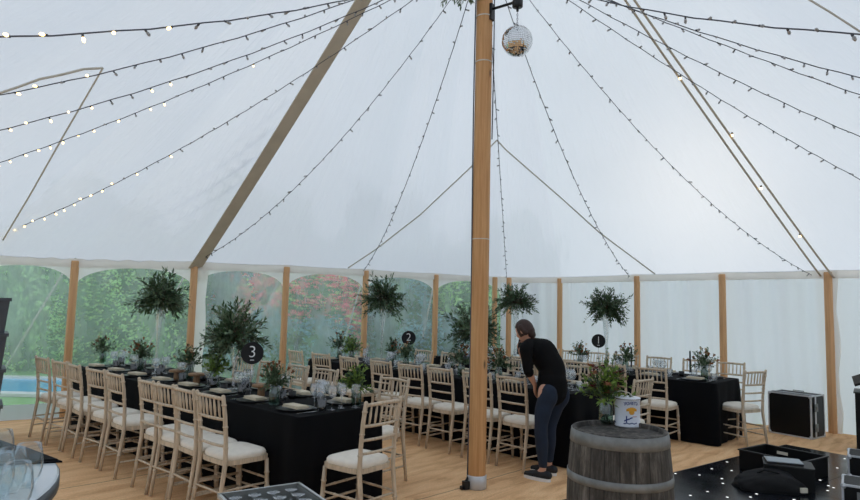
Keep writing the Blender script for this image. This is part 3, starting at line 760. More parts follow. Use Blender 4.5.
for k, T in TAB.items():
    n = 8
    for side in ('front', 'back'):
        for i in range(n):
            t = .30+i*(T['L']-.6)/(n-1); s = 1 if side == 'front' else -1
            rz = FB(k) if s == 1 else FB(k)+PI
            def q(along, inn, z=.758): return tp(k, t-s*along*1., (inn if s == 1 else T['W']-inn), z)
            g = ' on the %s table' % TN[k]
            j = R.uniform(-.015, .015)
            put(PL, 'charger_plate', q(0, .185), 0, lab('black charger plate', i, side, k), 'plate', 'black plates'+g)
            put(NK, 'napkin', q(j, .18, .775), rz+R.uniform(-.15, .15), lab('folded cream napkin on plate', i, side, k), 'napkin', 'cream napkins'+g)
            put(FK, 'table_fork', q(-.185, .17), rz, lab('steel fork', i, side, k), 'fork', 'forks'+g)
            put(KN, 'table_knife', q(.185, .17), rz, lab('steel knife', i, side, k), 'knife', 'knives'+g)
            put(WG, 'wine_glass', q(.11+j, .345), 0, lab('stemmed wine glass', i, side, k), 'wine glass', 'wine glasses'+g)
            put(TS if (i*3+k) % 3 == 0 else TG, 'tumbler', q(.20-j, .33 if i % 2 else .30), 0, lab('tumbler', i, side, k), 'glass', 'tumblers'+g)
            if k != 2 or i < 6:
                put(WG, 'wine_glass', q(.035-j, .355), 0, lab('second stemmed wine glass', i, side, k), 'wine glass', 'wine glasses'+g)

for i, (t, w) in enumerate(((.10, .40), (.12, .52), (.22, .60), (.34, .50), (.06, .62), (.48, .58))):
    put(WG, 'wine_glass', tp(3, t, w), 0, 'wine glass in the cluster at near end of the left table, %s from table end' % ['second', 'third', 'fourth', 'fifth', 'first', 'sixth'][i], 'wine glass', 'glasses clustered at the near end of the left table')
# bouquets
def bouquet(k, px, kind, rad, seed, w=None, h=.16, lb='', t=None):
    W = TAB[k]['W']/2 if w is None else w
    if t is None: t = t_at(k, px, W, .95)
    r = empty('posy_vase', tp(k, t, W)); tag(r, lb, 'flower vase', 'small posies on the %s table' % TN[k])
    fill_vase(r, kind, rad, seed, h); return r
def fill_vase(r, kind, rad, seed, h):
    rnd = random.Random(seed)
    part('jar', 'green_glass' if kind != 'clear' else 'clear_glass', r, lambda m: m.lathe([(0, 0), (.040, 0), (.044, .01), (.044, h*.72), (.034, h*.85), (.034, h), (.032, h), (.032, h*.85), (.041, h*.7), (.041, .012), (0, .01)], 16, cap=False))
    def st(m):
        for i in range(9):
            a = rnd.uniform(0, 6.28); m.tube([(.015*math.cos(a+2), .015*math.sin(a+2), .015), (.02*math.cos(a), .02*math.sin(a), h), (.05*math.cos(a), .05*math.sin(a), h+.06)], .0028, 4)
    part('stems', 'stem_green', r, st)
    def fo(m):
        ns = 34 if kind != 'green' else 46
        for i in range(ns):
            th = rnd.uniform(0, 6.28); el = rnd.uniform(.05, 1.5); L = rad*rnd.uniform(.7, 1.25)
            d = V((math.cos(th)*math.cos(el), math.sin(th)*math.cos(el), math.sin(el)*1.25)); b = V((0, 0, h*.95))
            tip = b+d*L+V((0, 0, -.02)); m.cur = 2; m.tube([b, b.lerp(tip, .5)+V((0, 0, .015)), tip], [.002, .0018, .001], 3, False)
            m.cur = rnd.choice((0, 0, 1) if kind != 'green' else (0, 1, 1))
            for q in range(9):
                t = .3+.7*q/8; p = b.lerp(tip, t); sd = d.cross(V((rnd.gauss(0, 1), rnd.gauss(0, 1), rnd.gauss(0, 1)))).normalized()
                m.leaf(p, sd+d*.7, V((rnd.gauss(0, 1), rnd.gauss(0, 1), 1)), rnd.uniform(.03, .055), rnd.uniform(.014, .024))
    part('foliage', ['leaf_a', 'leaf_lime' if kind == 'green' else 'leaf_b', 'stem_green'], r, fo)
    if kind in ('rust', 'mixed', 'wine'):
        def fl(m):
            for i in range(16 if kind == 'rust' else 10):
                th = rnd.uniform(0, 6.28); el = rnd.uniform(.25, 1.5); d = V((math.cos(th)*math.cos(el), math.sin(th)*math.cos(el), math.sin(el)*1.2))
                p = V((0, 0, h))+d*rad*rnd.uniform(.7, 1.1); m.cur = {'rust': rnd.choice((0, 0, 0, 2)), 'mixed': rnd.choice((0, 1, 2)), 'wine': rnd.choice((1, 1, 2, 0))}[kind]
                for q in range(14):
                    a = q*2.4; dd = (d+V((math.cos(a), math.sin(a), .3*math.sin(q)))*.8).normalized(); m.leaf(p, dd, d, rad*.2, rad*.1)
                m.ball(p, rad*.06, 6, 4)
        part('blossoms', ['rust_petal', 'wine_petal', 'cream_petal'], r, fl)
bq = [
 (3, 275, 'rust', .135, 1, 'rust and green posy left of the chair at near end of the left table', .20),
 (3, 357, 'green', .125, 2, 'leafy green posy at the back edge of the left table', .70),
 (3, 215, 'green', .15, 3, 'low leafy posy under the big foliage of the left table', .35),
 (3, 190, 'mixed', .14, 4, 'leafy posy between the two foliage balls of the left table', .50),
 (3, 141, 'rust', .15, 5, 'brownish posy beneath the left foliage ball of the left table', .45),
 (3, 103, 'mixed', .13, 6, 'small dark posy at the far end of the left table', .45),
 (2, 296, 'green', .15, 7, 'small green posy at the far left end of the middle table', .4),
 (2, 340, 'mixed', .17, 8, 'pale brown posy, second from far end of the middle table', .5),
 (2, 352, 'green', .15, 9, 'dark green posy, third from far end of the middle table', .3),
 (2, 393, 'mixed', .14, 10, 'thin posy just left of the number two sign', .55),
 (2, 406, 'rust', .13, 11, 'brownish posy in front of the number two sign', .3),
 (2, 462, 'rust', .15, 12, 'pinkish brown posy just left of the centre pole', .3),
 (2, 499, 'rust', .15, 13, 'rust posy between centre pole and stooping woman', .35),
 (1, 580, 'rust', .14, 14, 'brown-green posy left of the number one sign', .5),
 (1, 626, 'wine', .16, 15, 'green posy with dark red bloom, the right table', .35),
 (1, 705, 'rust', .16, 16, 'rust posy at near end of the right table', .35)]
for k, px, kd, rad, sd, lb, w in bq: bouquet(k, px, kd, rad*1.14, sd, w, lb=lb)
# tall centrepieces
tc_ = [(3, 160, 295, .29, .27, 'tall foliage ball at far end of the left table'), (3, 237, 333, .31, .34, 'largest tall foliage centrepiece behind the number three sign'),
       (2, 383, 297, .30, .34, 'tall foliage ball on the far half of the middle table'), (2, 474, 328, .34, .34, 'tall foliage centrepiece behind centre pole'),
       (1, 516, 299, .33, .28, 'tall foliage ball above the stooping woman'), (1, 606, 306, .30, .30, 'tall foliage ball above the number one sign')]
for i, (k, px, py, rx, rz, lb) in enumerate(tc_):
    W = TAB[k]['W']/2; t = t_at(k, px, W, 1.55); b = tp(k, t, W)
    # height of the ball centre from its pixel row
    zz = min((abs(proj((b.x, b.y, 1+.005*q))[1]-py), 1+.005*q) for q in range(200))[1]
    r = empty('tall_centrepiece', b); tag(r, lb+', on a clear stand', 'centrepiece', 'tall foliage centrepieces')
    hz = zz-.758
    part('clear_stand', 'clear_glass', r, lambda m: m.lathe([(.0, .0), (.075, .0), (.075, .008), (.02, .02), (.018, .08), (.022, hz*.4), (.05, hz*.75), (.07, hz-.10), (.068, hz-.10), (.048, hz*.75), (.019, hz*.4), (.014, .08), (0, .03)], 18, cap=False))
    fb = foliage_ball(rx*.98, rz*.95, 150, 30+i, .55 if i not in (1, 3) else .35, lw=(.058, .017), up=.05).build('foliage', ['leaf_a', 'leaf_b', 'stem_brown'], r); fb.location = (0, 0, hz)
# number signs
def numeral(txt, parent, size, loc):
    cu = bpy.data.curves.new('numeral', 'FONT'); cu.body = txt; cu.size = size; cu.align_x = 'CENTER'; cu.align_y = 'CENTER'; cu.extrude = .0008; cu.offset = -.002
    tmp = bpy.data.objects.new('tmp', cu); COL.objects.link(tmp)
    dg = bpy.context.evaluated_depsgraph_get(); me = bpy.data.meshes.new_from_object(tmp.evaluated_get(dg)); bpy.data.objects.remove(tmp)
    me.materials.clear(); me.materials.append(MATS['white_paint']); me.name = 'numeral'
    o = bpy.data.objects.new('numeral', me); COL.objects.link(o); o.parent = parent; o.location = loc; o.rotation_euler = (PI/2, 0, 0)
for k, px, py in ((3, 252, 353), (2, 409, 338), (1, 598, 341)):
    W = TAB[k]['W']*(.30 if k == 3 else .45); t = t_at(k, px, W, 1.14); b = tp(k, t, W); z = min((abs(proj((b.x, b.y, .95+.004*q))[1]-py), .95+.004*q) for q in range(100))[1]-b.z
    r = empty('table_number', b, math.atan2(b.y, b.x)-PI/2); tag(r, 'round black sign with white numeral %s' % {3: 'three, on the left table', 2: 'two, on the middle table', 1: 'one, on the right table'}[k], 'sign', 'table number signs')
    rt = Matrix.Rotation(PI/2, 3, 'X')
    part('disc', 'chalk_black', r, lambda m: m.lathe([(.0, -.003), (.098, -.003), (.10, 0), (.098, .003), (0, .003)], 32, (0, 0, z), rot=rt, smooth=False, cap=False))
    part('stand', 'steel', r, lambda m: (m.tube([(0, .006, .004), (0, .006, z-.05)], .0035, 6), m.lathe([(.045, 0), (.045, .004), (.01, .007)], 16)))
    numeral(str(k), r, .15, (0, -.0045, z+.008))
    part('underline', 'white_paint', r, lambda m: m.box((0, -.0045, z-.062), (.035, .0015, .006)))
# tapers, votives, log risers
for k, px, w, lb in ((1, 631, .62, 'tall black taper candle behind the red bloom on the right table'), (1, 690, .62, 'tall black taper candle near the end of the right table')):
    t = t_at(k, px, w, 1.0); r = empty('taper_candle', tp(k, t, w)); tag(r, lb, 'candle', 'black tapers on the right table')
    part('holder', 'clear_glass', r, lambda m: m.lathe([(.035, 0), (.035, .006), (.012, .012), (.012, .04), (.017, .05), (.017, .06)], 14))
    part('candle', 'candle', r, lambda m: m.lathe([(.011, .05), (.011, .33), (.008, .338), (.0015, .341), (.0015, .35)], 12))
for k in (3, 2, 1):
    for i in range(5):
        t = .5+i*.8+.1*k; w = .30 if i % 2 else .52
        m = MB(); m.lathe([(0, 0), (.03, 0), (.033, .004), (.035, .065), (.032, .065), (.03, .01), (0, .01)], 14, cap=False)
        tag(m.build('votive_cup', 'black_plate', loc=tp(k, t, w)), 'small black votive cup, %s from near end of the %s table' % (ORD[i], TN[k]), 'candle holder', 'black votives on the %s table' % TN[k])
for i, (px, w) in enumerate(((262, .35), (197, .33), (177, .33))):
    t = t_at(3, px, w, .85); r = empty('log_riser', tp(3, t, w)); tag(r, 'rustic wooden log riser, %s on the left table' % ('nearest of three', 'middle of three', 'farthest of three')[i], 'wooden stand', 'log risers on the left table')
    part('log', 'log_wood', r, lambda m: m.lathe([(.03, 0), (.034, .01), (.032, .085), (.03, .09)], 14))
    part('slice', 'log_wood', r, lambda m: m.lathe([(.078, .09), (.085, .094), (.083, .112), (.076, .115)], 18))

# ------------------------------------------------------------------ barrel
ba = empty('wine_barrel', (1.14, 3.73, 0)); tag(ba, 'weathered grey oak barrel with galvanised hoops, used as a table', 'barrel')
BR = lambda z: .270+.032*(1-((z-.465)/.465)**2)
part('staves', 'barrel_stave', ba, lambda m: m.lathe([(BR(0)-.01, 0)]+[(BR(z), z) for z in [.93*i/20 for i in range(21)]]+[(BR(.93)-.022, .93), (BR(.93)-.026, .905)], 66, smooth=True, cap=False))
part('barrel_head', 'barrel_stave', ba, lambda m: m.lathe([(0, .895), (.255, .895), (.255, .906), (0, .906)], 40, smooth=False, cap=False))
for z0, z1 in ((.855, .925), (.645, .69), (.24, .285), (.005, .075)):
    part('hoop', 'galvanised', ba, lambda m: m.lathe([(BR(z0)-.002, z0), (BR(z0)+.004, z0), (BR((z0+z1)/2)+.005, (z0+z1)/2), (BR(z1)+.004, z1), (BR(z1)-.002, z1)], 48, cap=False))
fv = on_z(606, 424, .906); r = empty('flower_jar', fv); tag(r, 'clear jar of red and green flowers standing on the barrel', 'flower vase'); fill_vase(r, 'green', .17, 77, .16)
def fl(m):
    rnd = random.Random(3)
    for i in range(26):
        th = rnd.uniform(0, 6.28); p = V((math.cos(th)*.12, math.sin(th)*.12, 0))*rnd.uniform(.5, 1.15)+V((0, 0, rnd.uniform(.19, .36))); m.cur = rnd.choice((0, 0, 1, 1, 2))
        for q in range(12): a = q*2.4; m.leaf(p, V((math.cos(a), math.sin(a), rnd.uniform(-.3, .8))), V((0, 0, 1)), .034, .018)
part('blossoms', ['rust_petal', 'wine_petal', 'cream_petal'], r, fl)
part('tall_sprigs', ['leaf_b', 'leaf_lime', 'stem_green'], r, lambda m: [(setattr(m, 'cur', 2), m.tube([(0, 0, .14), (x*.6, y*.6, .28), (x, y, h)], .002, 3), setattr(m, 'cur', c), [m.leaf(V((x*t, y*t, .16+(h-.16)*t)), V((R.gauss(0, 1), R.gauss(0, 1), .5)), V((0, 0, 1)), .04, .02) for t in [q/14 for q in range(4, 15)]]) for x, y, h, c in ((-.05, 0, .42, 0), (.06, .02, .44, 0), (.10, -.02, .33, 0), (-.12, .0, .26, 1), (0, -.03, .40, 1), (.02, .05, .46, 0), (-.10, .04, .34, 1), (.05, -.08, .30, 1), (-.07, -.07, .22, 1))])
# paint tin
tn = on_z(630, 427, .906); tn = V((tn.x, tn.y+.05, .906)); face = math.atan2(-tn.x, tn.y)
r = empty('tin', tn, face-.15); tag(r, 'white round tin with blue lettering and orange picture on the barrel', 'tin')
part('body', 'tin_white', r, lambda m: m.lathe([(0, 0), (.076, 0), (.079, .004), (.077, .008), (.077, .165), (.080, .168), (.080, .174), (.076, .176), (0, .172)], 32, cap=False))
part('rim', 'silver', r, lambda m: m.lathe([(.0785, .166), (.082, .170), (.0785, .175)], 32, cap=False))
part('handle', 'white_rope', r, lambda m: m.tube([(-.078, -.01, .15), (-.088, -.02, .18), (-.07, -.03, .205), (-.03, -.035, .215), (.015, -.03, .205), (.04, -.02, .18)], .0035, 6))
def onc(a, z, rr=.0778): return V((math.sin(a)*rr, -math.cos(a)*rr, z))
def curved_text(parent, txt, size, a0, a1, z, bend, matn, name='lettering'):
    m = MB(); n = len(txt)
    for i, ch in enumerate(txt):
        cu = bpy.data.curves.new('c', 'FONT'); cu.body = ch; cu.size = size; cu.align_x = 'CENTER'
        tmp = bpy.data.objects.new('tmp', cu); COL.objects.link(tmp); dg = bpy.context.evaluated_depsgraph_get()
        me = tmp.evaluated_get(dg).to_mesh(); t = i/max(1, n-1); ac = a0+(a1-a0)*t; zc = z-bend*(2*t-1)**2
        m.add([onc(ac+v.co.x/.078, zc+v.co.y) for v in me.vertices], [tuple(p.vertices) for p in me.polygons]); bpy.data.objects.remove(tmp); bpy.data.curves.remove(cu)
    return m.build(name, matn, parent)
curved_text(r, 'TROMBETTA', .027, -.05, 1.0, .138, .006, 'blue_ink')
def patch(m, a0, a1, z0, z1, fn, rr=.0779):
    N = 14
    for i in range(N):
        for j in range(N):
            a, b = a0+(a1-a0)*i/N, a0+(a1-a0)*(i+1)/N; c, d = z0+(z1-z0)*j/N, z0+(z1-z0)*(j+1)/N
            u, v = (i+.5)/N*2-1, (j+.5)/N*2-1
            if fn(u, v): m.add([onc(a, c, rr), onc(b, c, rr), onc(b, d, rr), onc(a, d, rr)], [(0, 1, 2, 3)])
part('orange_picture', 'orange_ink', r, lambda m: patch(m, .0, 1.0, .078, .126, lambda u, v: (u*u+v*v*1.2 < .8 and not (v < -.2 and abs(u) > .45)) or (abs(u) < .25 and v < 0)))
part('blue_drawing', 'blue_ink', r, lambda m: patch(m, -.1, .55, .03, .07, lambda u, v: abs(v-u*.6) < .22 or abs(u+.4) < .12))
part('blue_scrollwork', 'blue_ink', r, lambda m: patch(m, -.15, .95, .018, .032, lambda u, v: abs(v-.3*math.sin(u*9)) < .45))
part('blue_band', 'blue_ink', r, lambda m: patch(m, -1.5, -.9, .018, .05, lambda u, v: v < -.1-u*.6))
part('red_line', 'red_ink', r, lambda m: patch(m, .55, .95, .062, .070, lambda u, v: abs(v) < .4))

# ------------------------------------------------------------------ flight case
p0, p1 = V((4.53, 8.36, 0))*G, V((4.84, 7.93, 0))*G
ex = (p1-p0); fw = ex.length; ex.normalize(); ey = V((-ex.y, ex.x, 0)); fd = .40; fh = .56
fc = empty('flight_case', p0, math.atan2(ex.y, ex.x)); tag(fc, 'black flight case with aluminium edges against the white wall', 'flight case')
def fcm(W, D, H, o, y0=0.):
    part('panels', 'black_laminate', o, lambda m: m.box((W/2, D/2, H/2+.005), (W-.012, D-.012, H-.012)))
    def edges(m):
        r_ = .017
        for x in (0, W):
            for y in (0, D): m.box((x+(r_/2 if x == 0 else -r_/2), y+(r_/2 if y == 0 else -r_/2), H/2), (r_, r_, H))
        for z in (0, H):
            zz = z+(r_/2 if z == 0 else -r_/2)
            for y in (0, D): m.box((W/2, y+(r_/2 if y == 0 else -r_/2), zz), (W, r_, r_))
            for x in (0, W): m.box((x+(r_/2 if x == 0 else -r_/2), D/2, zz), (r_, D, r_))
    part('aluminium_edging', 'alu', o, edges)
    for x in (0, W):
        for y in (0, D):
            for z in (0, H): part('corner', 'alu', o, lambda m: m.ball((x+(.016 if x == 0 else -.016), y+(.016 if y == 0 else -.016), z+(.020 if z == 0 else -.018)), .024, 8, 6))
fcm(fw, fd, fh, fc)
part('lid_strip', 'alu', fc, lambda m: (m.box((fw+.001, .12, fh/2), (.008, .035, fh-.02)), m.box((fw/2, .12, fh+.001), (fw-.02, .03, .008))))
for z in (.14, .40):
    part('latch', 'galvanised', fc, lambda m: (m.box((fw+.009, .125, z), (.012, .085, .10)), m.lathe([(.022, 0), (.022, .008), (.012, .012)], 12, (fw+.014, .125, z), rot=Matrix.Rotation(PI/2, 3, 'Y'))))
for x in (fw*.7,):
    part('carry_handle', 'galvanised', fc, lambda m: m.tube([(fw*.4, .25, fh), (fw*.4, .25, fh+.025), (fw*.65, .25, fh+.025), (fw*.65, .25, fh)], .006, 6))
# open black case on the dance floor
A, B, C_ = on_z(739, 450, .21), on_z(773, 445, .21), on_z(784, 459.5, .21)
ex = (C_-A); ex.z = 0; W = ex.length+.02; ex.normalize(); D = .46; zb = .025
oc = empty('open_case', (A.x, A.y, zb), math.atan2(ex.y, ex.x)); tag(oc, 'open black box with pale hand holes on the dance floor', 'storage box')
W = .62; D = .52; H = .19
def ob(m):
    t = .014
    m.box((W/2, t/2, H/2), (W, t, H)); m.box((W/2, D-t/2, H/2), (W, t, H)); m.box((t/2, D/2, H/2), (t, D-2*t, H)); m.box((W-t/2, D/2, H/2), (t, D-2*t, H)); m.box((W/2, D/2, .006), (W, D, .012))
part('box_body', 'black_laminate', oc, ob)
for x, y, rz in ((W*.3, D-.017, 0), (W-.017, D*.45, PI/2)):
    part('hand_hole', 'ivory_strip', oc, lambda m: m.box((x, y, H-.055), (.11, .006, .03), rz))
part('rim', 'black_metal', oc, lambda m: [m.box(c, d) for c, d in (((W/2, .0, H), (W+.02, .02, .012)), ((W/2, D, H), (W+.02, .02, .012)), ((0, D/2, H), (.02, D, .012)), ((W, D/2, H), (.02, D, .012)))])
# black case with laptop in front
g = on_z(802, 492, .025)
bc = empty('equipment_box', (g.x-.02, g.y+.18, .025), -.45); tag(bc, 'low black equipment box under the silver laptop', 'equipment case')
part('shell', 'black_laminate', bc, lambda m: m.box((0, 0, .10), (.40, .30, .20)))
part('lid', 'black_metal', bc, lambda m: m.box((0, 0, .206), (.41, .31, .012)))
lp = empty('laptop', (g.x-.05, g.y+.20, .2375), -.35); tag(lp, 'closed silver laptop lying on the low black box', 'laptop')
part('base', 'black_metal', lp, lambda m: m.box((0, 0, .008), (.30, .21, .014)))
part('lid', 'laptop_grey', lp, lambda m: m.box((.0, .0, .019), (.298, .208, .007)))
g = on_z(775, 492, .025)
bg = empty('soft_bag', (g.x, g.y+.10, .025), -.2); tag(bg, 'slumped soft black bag in front of the open black box', 'bag')
def bag(m):
    rnd = random.Random(4); N, M_ = 28, 14; vs = []
    for j in range(M_+1):
        ph = PI/2*j/M_*1.0
        for i in range(N):
            th = 2*PI*i/N; c = math.cos(th); s_ = math.sin(th); e = .7
            x = math.copysign(abs(c)**e, c)*.29*math.cos(ph)**.6; y = math.copysign(abs(s_)**e, s_)*.17*math.cos(ph)**.6; z = .145*math.sin(ph)**.8
            k = 1+.05*math.sin(th*5+j*.7)+.04*math.sin(th*9-j); z *= 1+.18*math.sin(x*9+1)+.08*math.sin(y*20); vs.append((x*k, y*k, max(0, z)))
    m.add(vs, [(j*N+i, j*N+(i+1) % N, (j+1)*N+(i+1) % N, (j+1)*N+i) for j in range(M_) for i in range(N)], True); m.f.append(tuple(range(N))[::-1]); m.sm.append(False); m.mi.append(0)
part('bag_body', 'black_fabric', bg, bag)
part('strap', 'black_fabric', bg, lambda m: m.tube([(-.1, -.02, .14), (-.05, -.06, .18), (.05, -.07, .165), (.12, -.05, .12)], .010, 6))
part('zip_tag', 'ivory_strip', bg, lambda m: m.box((.24, -.15, .045), (.06, .02, .04), .3, ))
# cases at right edge
g = on_z(846, 477, .03)
def smallcase(loc, W, D, H, rz, lb):
    o = empty('flight_case', loc, rz); tag(o, lb, 'flight case'); fcm(W, D, H, o)
    part('latch', 'galvanised', o, lambda m: m.box((W*.25, -.004, H*.55), (.06, .012, .06)))
smallcase((g.x+.02, g.y, .025), .55, .40, .22, -.6, 'small silver-edged flight case at right edge, farther of two')
g = on_z(842, 505, .03); smallcase((g.x, g.y, .025), .55, .40, .18, -.6, 'small silver-edged flight case at bottom right corner')
# booth and tilted shelf at the right edge
g = on_z(857, 453, 0.0)
bo = empty('speaker_cabinet', (g.x, g.y, .0), -.62); tag(bo, 'tall black speaker cabinet at the right edge', 'speaker')
part('cabinet', 'black_laminate', bo, lambda m: m.box((.26, .22, .355), (.52, .44, .69)))
part('top_plate', 'black_metal', bo, lambda m: m.box((.26, .22, .708), (.55, .47, .018)))
part('grille', 'black_fabric', bo, lambda m: m.box((.26, -.005, .35), (.46, .012, .6)))
ms = empty('music_stand', (g.x+.30, g.y+.0, .717), -.62); tag(ms, 'black desk stand with tilted shelf on the speaker cabinet', 'stand')
part('post', 'black_metal', ms, lambda m: (m.tube([(0, 0, 0), (0, 0, .2)], .015), m.lathe([(.09, 0), (.09, .01), (.02, .015)], 16)))
part('shelf', 'black_laminate', ms, lambda m: m.box((-.03, 0, .21), (.50, .36, .025), mtx=Matrix.Rotation(-.42, 3, 'Y') @ Matrix.Rotation(math.radians(12), 3, 'X')))

# ------------------------------------------------------------------ bottom left: round bar table, glasses, crates
rt = empty('round_table', (-1.78, 1.52, 0)); tag(rt, 'white-topped round high table with dark rim in the near left corner', 'table')
part('tabletop', 'bar_white', rt, lambda m: m.lathe([(0, 1.093), (.78, 1.093), (.79, 1.096), (.785, 1.10), (0, 1.10)], 64, smooth=False, cap=False))
part('rim', 'bar_edge', rt, lambda m: m.lathe([(.68, 1.055), (.785, 1.055), (.793, 1.06), (.793, 1.092), (.785, 1.0935), (.68, 1.093)], 64, cap=False))
part('pedestal', 'black_metal', rt, lambda m: m.lathe([(.28, 0), (.28, .012), (.04, .03), (.035, 1.0), (.12, 1.055)], 24))
def trinap(x, y, rz, lb):
    o = MB(); o.prism([(-.14, -.08), (.14, -.08), (0, .13)], 0, .005); o.prism([(-.12, -.075), (.125, -.075), (.01, .11)], .005, .009)
    q = o.build('folded_napkin', 'black_cloth', loc=(x, y, 1.10)); q.rotation_euler.z = rz; tag(q, lb, 'napkin', 'dark napkins on the round table')
q = on_z(22, 460, 1.10); trinap(q.x-.02, q.y, 2.5, 'dark folded triangular napkin near the rim of round table')
q = on_z(6, 447, 1.10); trinap(q.x-.06, q.y-.02, .4, 'dark folded triangular napkin behind the glasses at left edge')
def bowl(m): m.lathe([(x*.70, z*.86) for x, z in ((0, 0), (.026, 0), (.030, .003), (.048, .035), (.054, .065), (.049, .105), (.041, .135), (.040, .135), (.048, .105), (.0525, .065), (.046, .035), (.026, .006), (0, .005))], 28, cap=False)
BW = mesh_of(bowl, 'stemless_glass', 'thin_glass')
for i, (px, py, lb) in enumerate(((26, 487, 'large stemless glass nearest the rim of the round table'), (9, 493, 'second stemless glass from the rim, front of round table'), (-4, 499, 'stemless glass at bottom left corner of the picture'), (-2, 470, 'stemless glass at left edge behind the front ones'), (14, 512, 'stemless glass cut off by the bottom edge, under the others'))):
    q = on_z(px, py, 1.10); put(BW, 'stemless_glass', (q.x, q.y, 1.1005), 0, lb, 'glass', 'stemless glasses on the round table')
# grey crate stack
A, B = V((-1.03, 3.22, 0)), V((-.67, 3.39, 0)); rz = math.radians(33); ex = V((math.cos(rz), math.sin(rz), 0)); A = B-ex*.40
def crate(z0, H, lb):
    o = empty('plastic_crate', (A.x, A.y, z0), rz); tag(o, lb, 'crate', 'grey plastic crates'); W, D = .40, .60
    def body(m):
        t = .008
        m.box((W/2, -t/2, H/2), (W, t, H)); m.box((W/2, -D+t/2, H/2), (W, t, H)); m.box((t/2, -D/2, H/2), (t, D-2*t, H)); m.box((W-t/2, -D/2, H/2), (t, D-2*t, H)); m.box((W/2, -D/2, .006), (W, D, .012))
        for x in (-.006, W+.006):
            for i in range(5): m.box((x, -D*(i+.5)/5, H*.4), (.012, .012, H*.7))
    part('shell', 'grey_plastic', o, body)
    def rim(m):
        for c, d in (((W/2, .004, H-.008), (W+.03, .022, .016)), ((W/2, -D-.004, H-.008), (W+.03, .022, .016)), ((-.004, -D/2, H-.008), (.022, D+.01, .016)), ((W+.004, -D/2, H-.008), (.022, D+.01, .016))): m.box(c, d)
    part('rim', 'rim_highlight', o, rim)
    part('hand_hole', 'black_metal', o, lambda m: (m.box((-.0125, -D/2, H-.06), (.002, .12, .028)), m.box((W+.0125, -D/2, H-.06), (.002, .12, .028))))
crate(0, .335, 'grey plastic crate at the bottom of the near stack'); crate(.333, .335, 'open grey plastic crate of upturned glasses at the bottom edge')
rot = Matrix.Rotation(rz, 3, 'Z'); c0 = A+V((0, 0, .452))
part('glass_rack', 'dark_plastic', [o for o in COL.objects if o.name == 'plastic_crate.001'][0], lambda m: m.box((.20, -.30, .112), (.38, .58, .01)))
GU = mesh_of(lambda m: m.lathe([(.035, 0), (.0345, .002), (.040, .05), (.041, .085), (.034, .125), (.018, .15), (.005, .158), (.005, .19), (.03, .2), (.034, .203), (.034, .206), (0, .208)], 16, cap=False), 'upturned_glass', 'clear_glass')
k = 0
for j in range(6):
    for i in range(4):
        q = c0+rot @ V((.055+.096*i, -.055-.097*j, 0)); k += 1
        put(GU, 'upturned_glass', (q.x, q.y, q.z+.001), 0, 'upturned wine glass in grey crate, row %s from back, %s from left' % (['one', 'two', 'three', 'four', 'five', 'six'][j], ['first', 'second', 'third', 'fourth'][i]), 'wine glass', 'upturned glasses in the grey crate')
# dark crates stacked at left edge
g = on_z(6, 441, 0); g = g+Matrix.Rotation(.62, 3, 'Z') @ V((-.37, .255, 0))
zz = 0
for i in range(4):
    h = .40; o = empty('storage_tub', (g.x, g.y, zz), .62); tag(o, 'dark ribbed storage tub at left edge, %s of the stack of four' % ['bottom one', 'second up', 'third up', 'topmost'][i], 'storage tub', 'dark storage tubs stacked at the left edge')
    s = 1-.0*i
    part('tub', 'dark_plastic', o, lambda m: m.add([(x*w, y*w*.8, z) for z, w in ((.0, .27), (h-.04, .297)) for x, y in ((-1, -1), (1, -1), (1, 1), (-1, 1))], [(3, 2, 1, 0), (4, 5, 6, 7)]+[(q, (q+1) % 4, 4+(q+1) % 4, 4+q) for q in range(4)]))
    part('rim', 'dark_plastic', o, lambda m: m.box((0, 0, h-.021), (.63, .51, .038)))
    zz += h-.001
# ------------------------------------------------------------------ person
def bake(o, mods):
    for typ, kw in mods:
        md = o.modifiers.new(typ, typ)
        for a, b in kw.items(): setattr(md, a, b)
    dg = bpy.context.evaluated_depsgraph_get(); me = bpy.data.meshes.new_from_object(o.evaluated_get(dg))
    o.modifiers.clear(); old = o.data; o.data = me; 
    for p in me.polygons: p.use_smooth = True
    return o
def limb(m, pts, n=14):
    """smooth tapering limb through (pos, rx[, ry]) stations"""
    P = [V(p[0]) for p in pts]; Rr = [p[1] for p in pts]; out = []; rr = []
    for i in range(len(P)-1):
        a, b, c, d = P[max(i-1, 0)], P[i], P[i+1], P[min(i+2, len(P)-1)]
        for k in range(5):
            t = k/5; out.append(.5*((2*b)+(c-a)*t+(2*a-5*b+4*c-d)*t*t+(3*b-a-3*c+d)*t**3)); s = t*t*(3-2*t); rr.append(Rr[i]*(1-s)+Rr[i+1]*s)
    out.append(P[-1]); rr.append(Rr[-1])
    m.tube(out, rr, n); m.ball(out[0], rr[0], 12, 8); m.ball(out[-1], rr[-1], 12, 8)
J = lambda x, y, d: on_y(x, y, d)
pel = J(553, 386, 6.00)-V((0, .16, 0))*0
def JJ(x, y, d): return on_y(x, y, (d-.13)*G-.02)
FD = V((-.80, .60, 0)).normalized()
hipL, hipR = JJ(546, 391, 5.93), JJ(558, 391, 6.09)
knL, knR = JJ(541, 428, 5.90), JJ(550, 427, 6.10)
anL, anR = JJ(543, 467, 5.93), JJ(549, 463.5, 6.14)
anL.z = .10; anR.z = .10
waist = JJ(552, 368, 6.04); chest = JJ(542, 352, 6.10); nb = JJ(531, 342.5, 6.15); hd = JJ(524.5, 331, 6.18)
shL, shR = JJ(526, 349, 6.02), JJ(539, 345.5, 6.30)
elL, haL = JJ(528, 370, 5.98), JJ(535, 385, 6.05)
elR, haR = JJ(528, 365, 6.45), JJ(521.5, 355, 6.32)
pel = (hipL+hipR)/2+V((0, 0, .04))
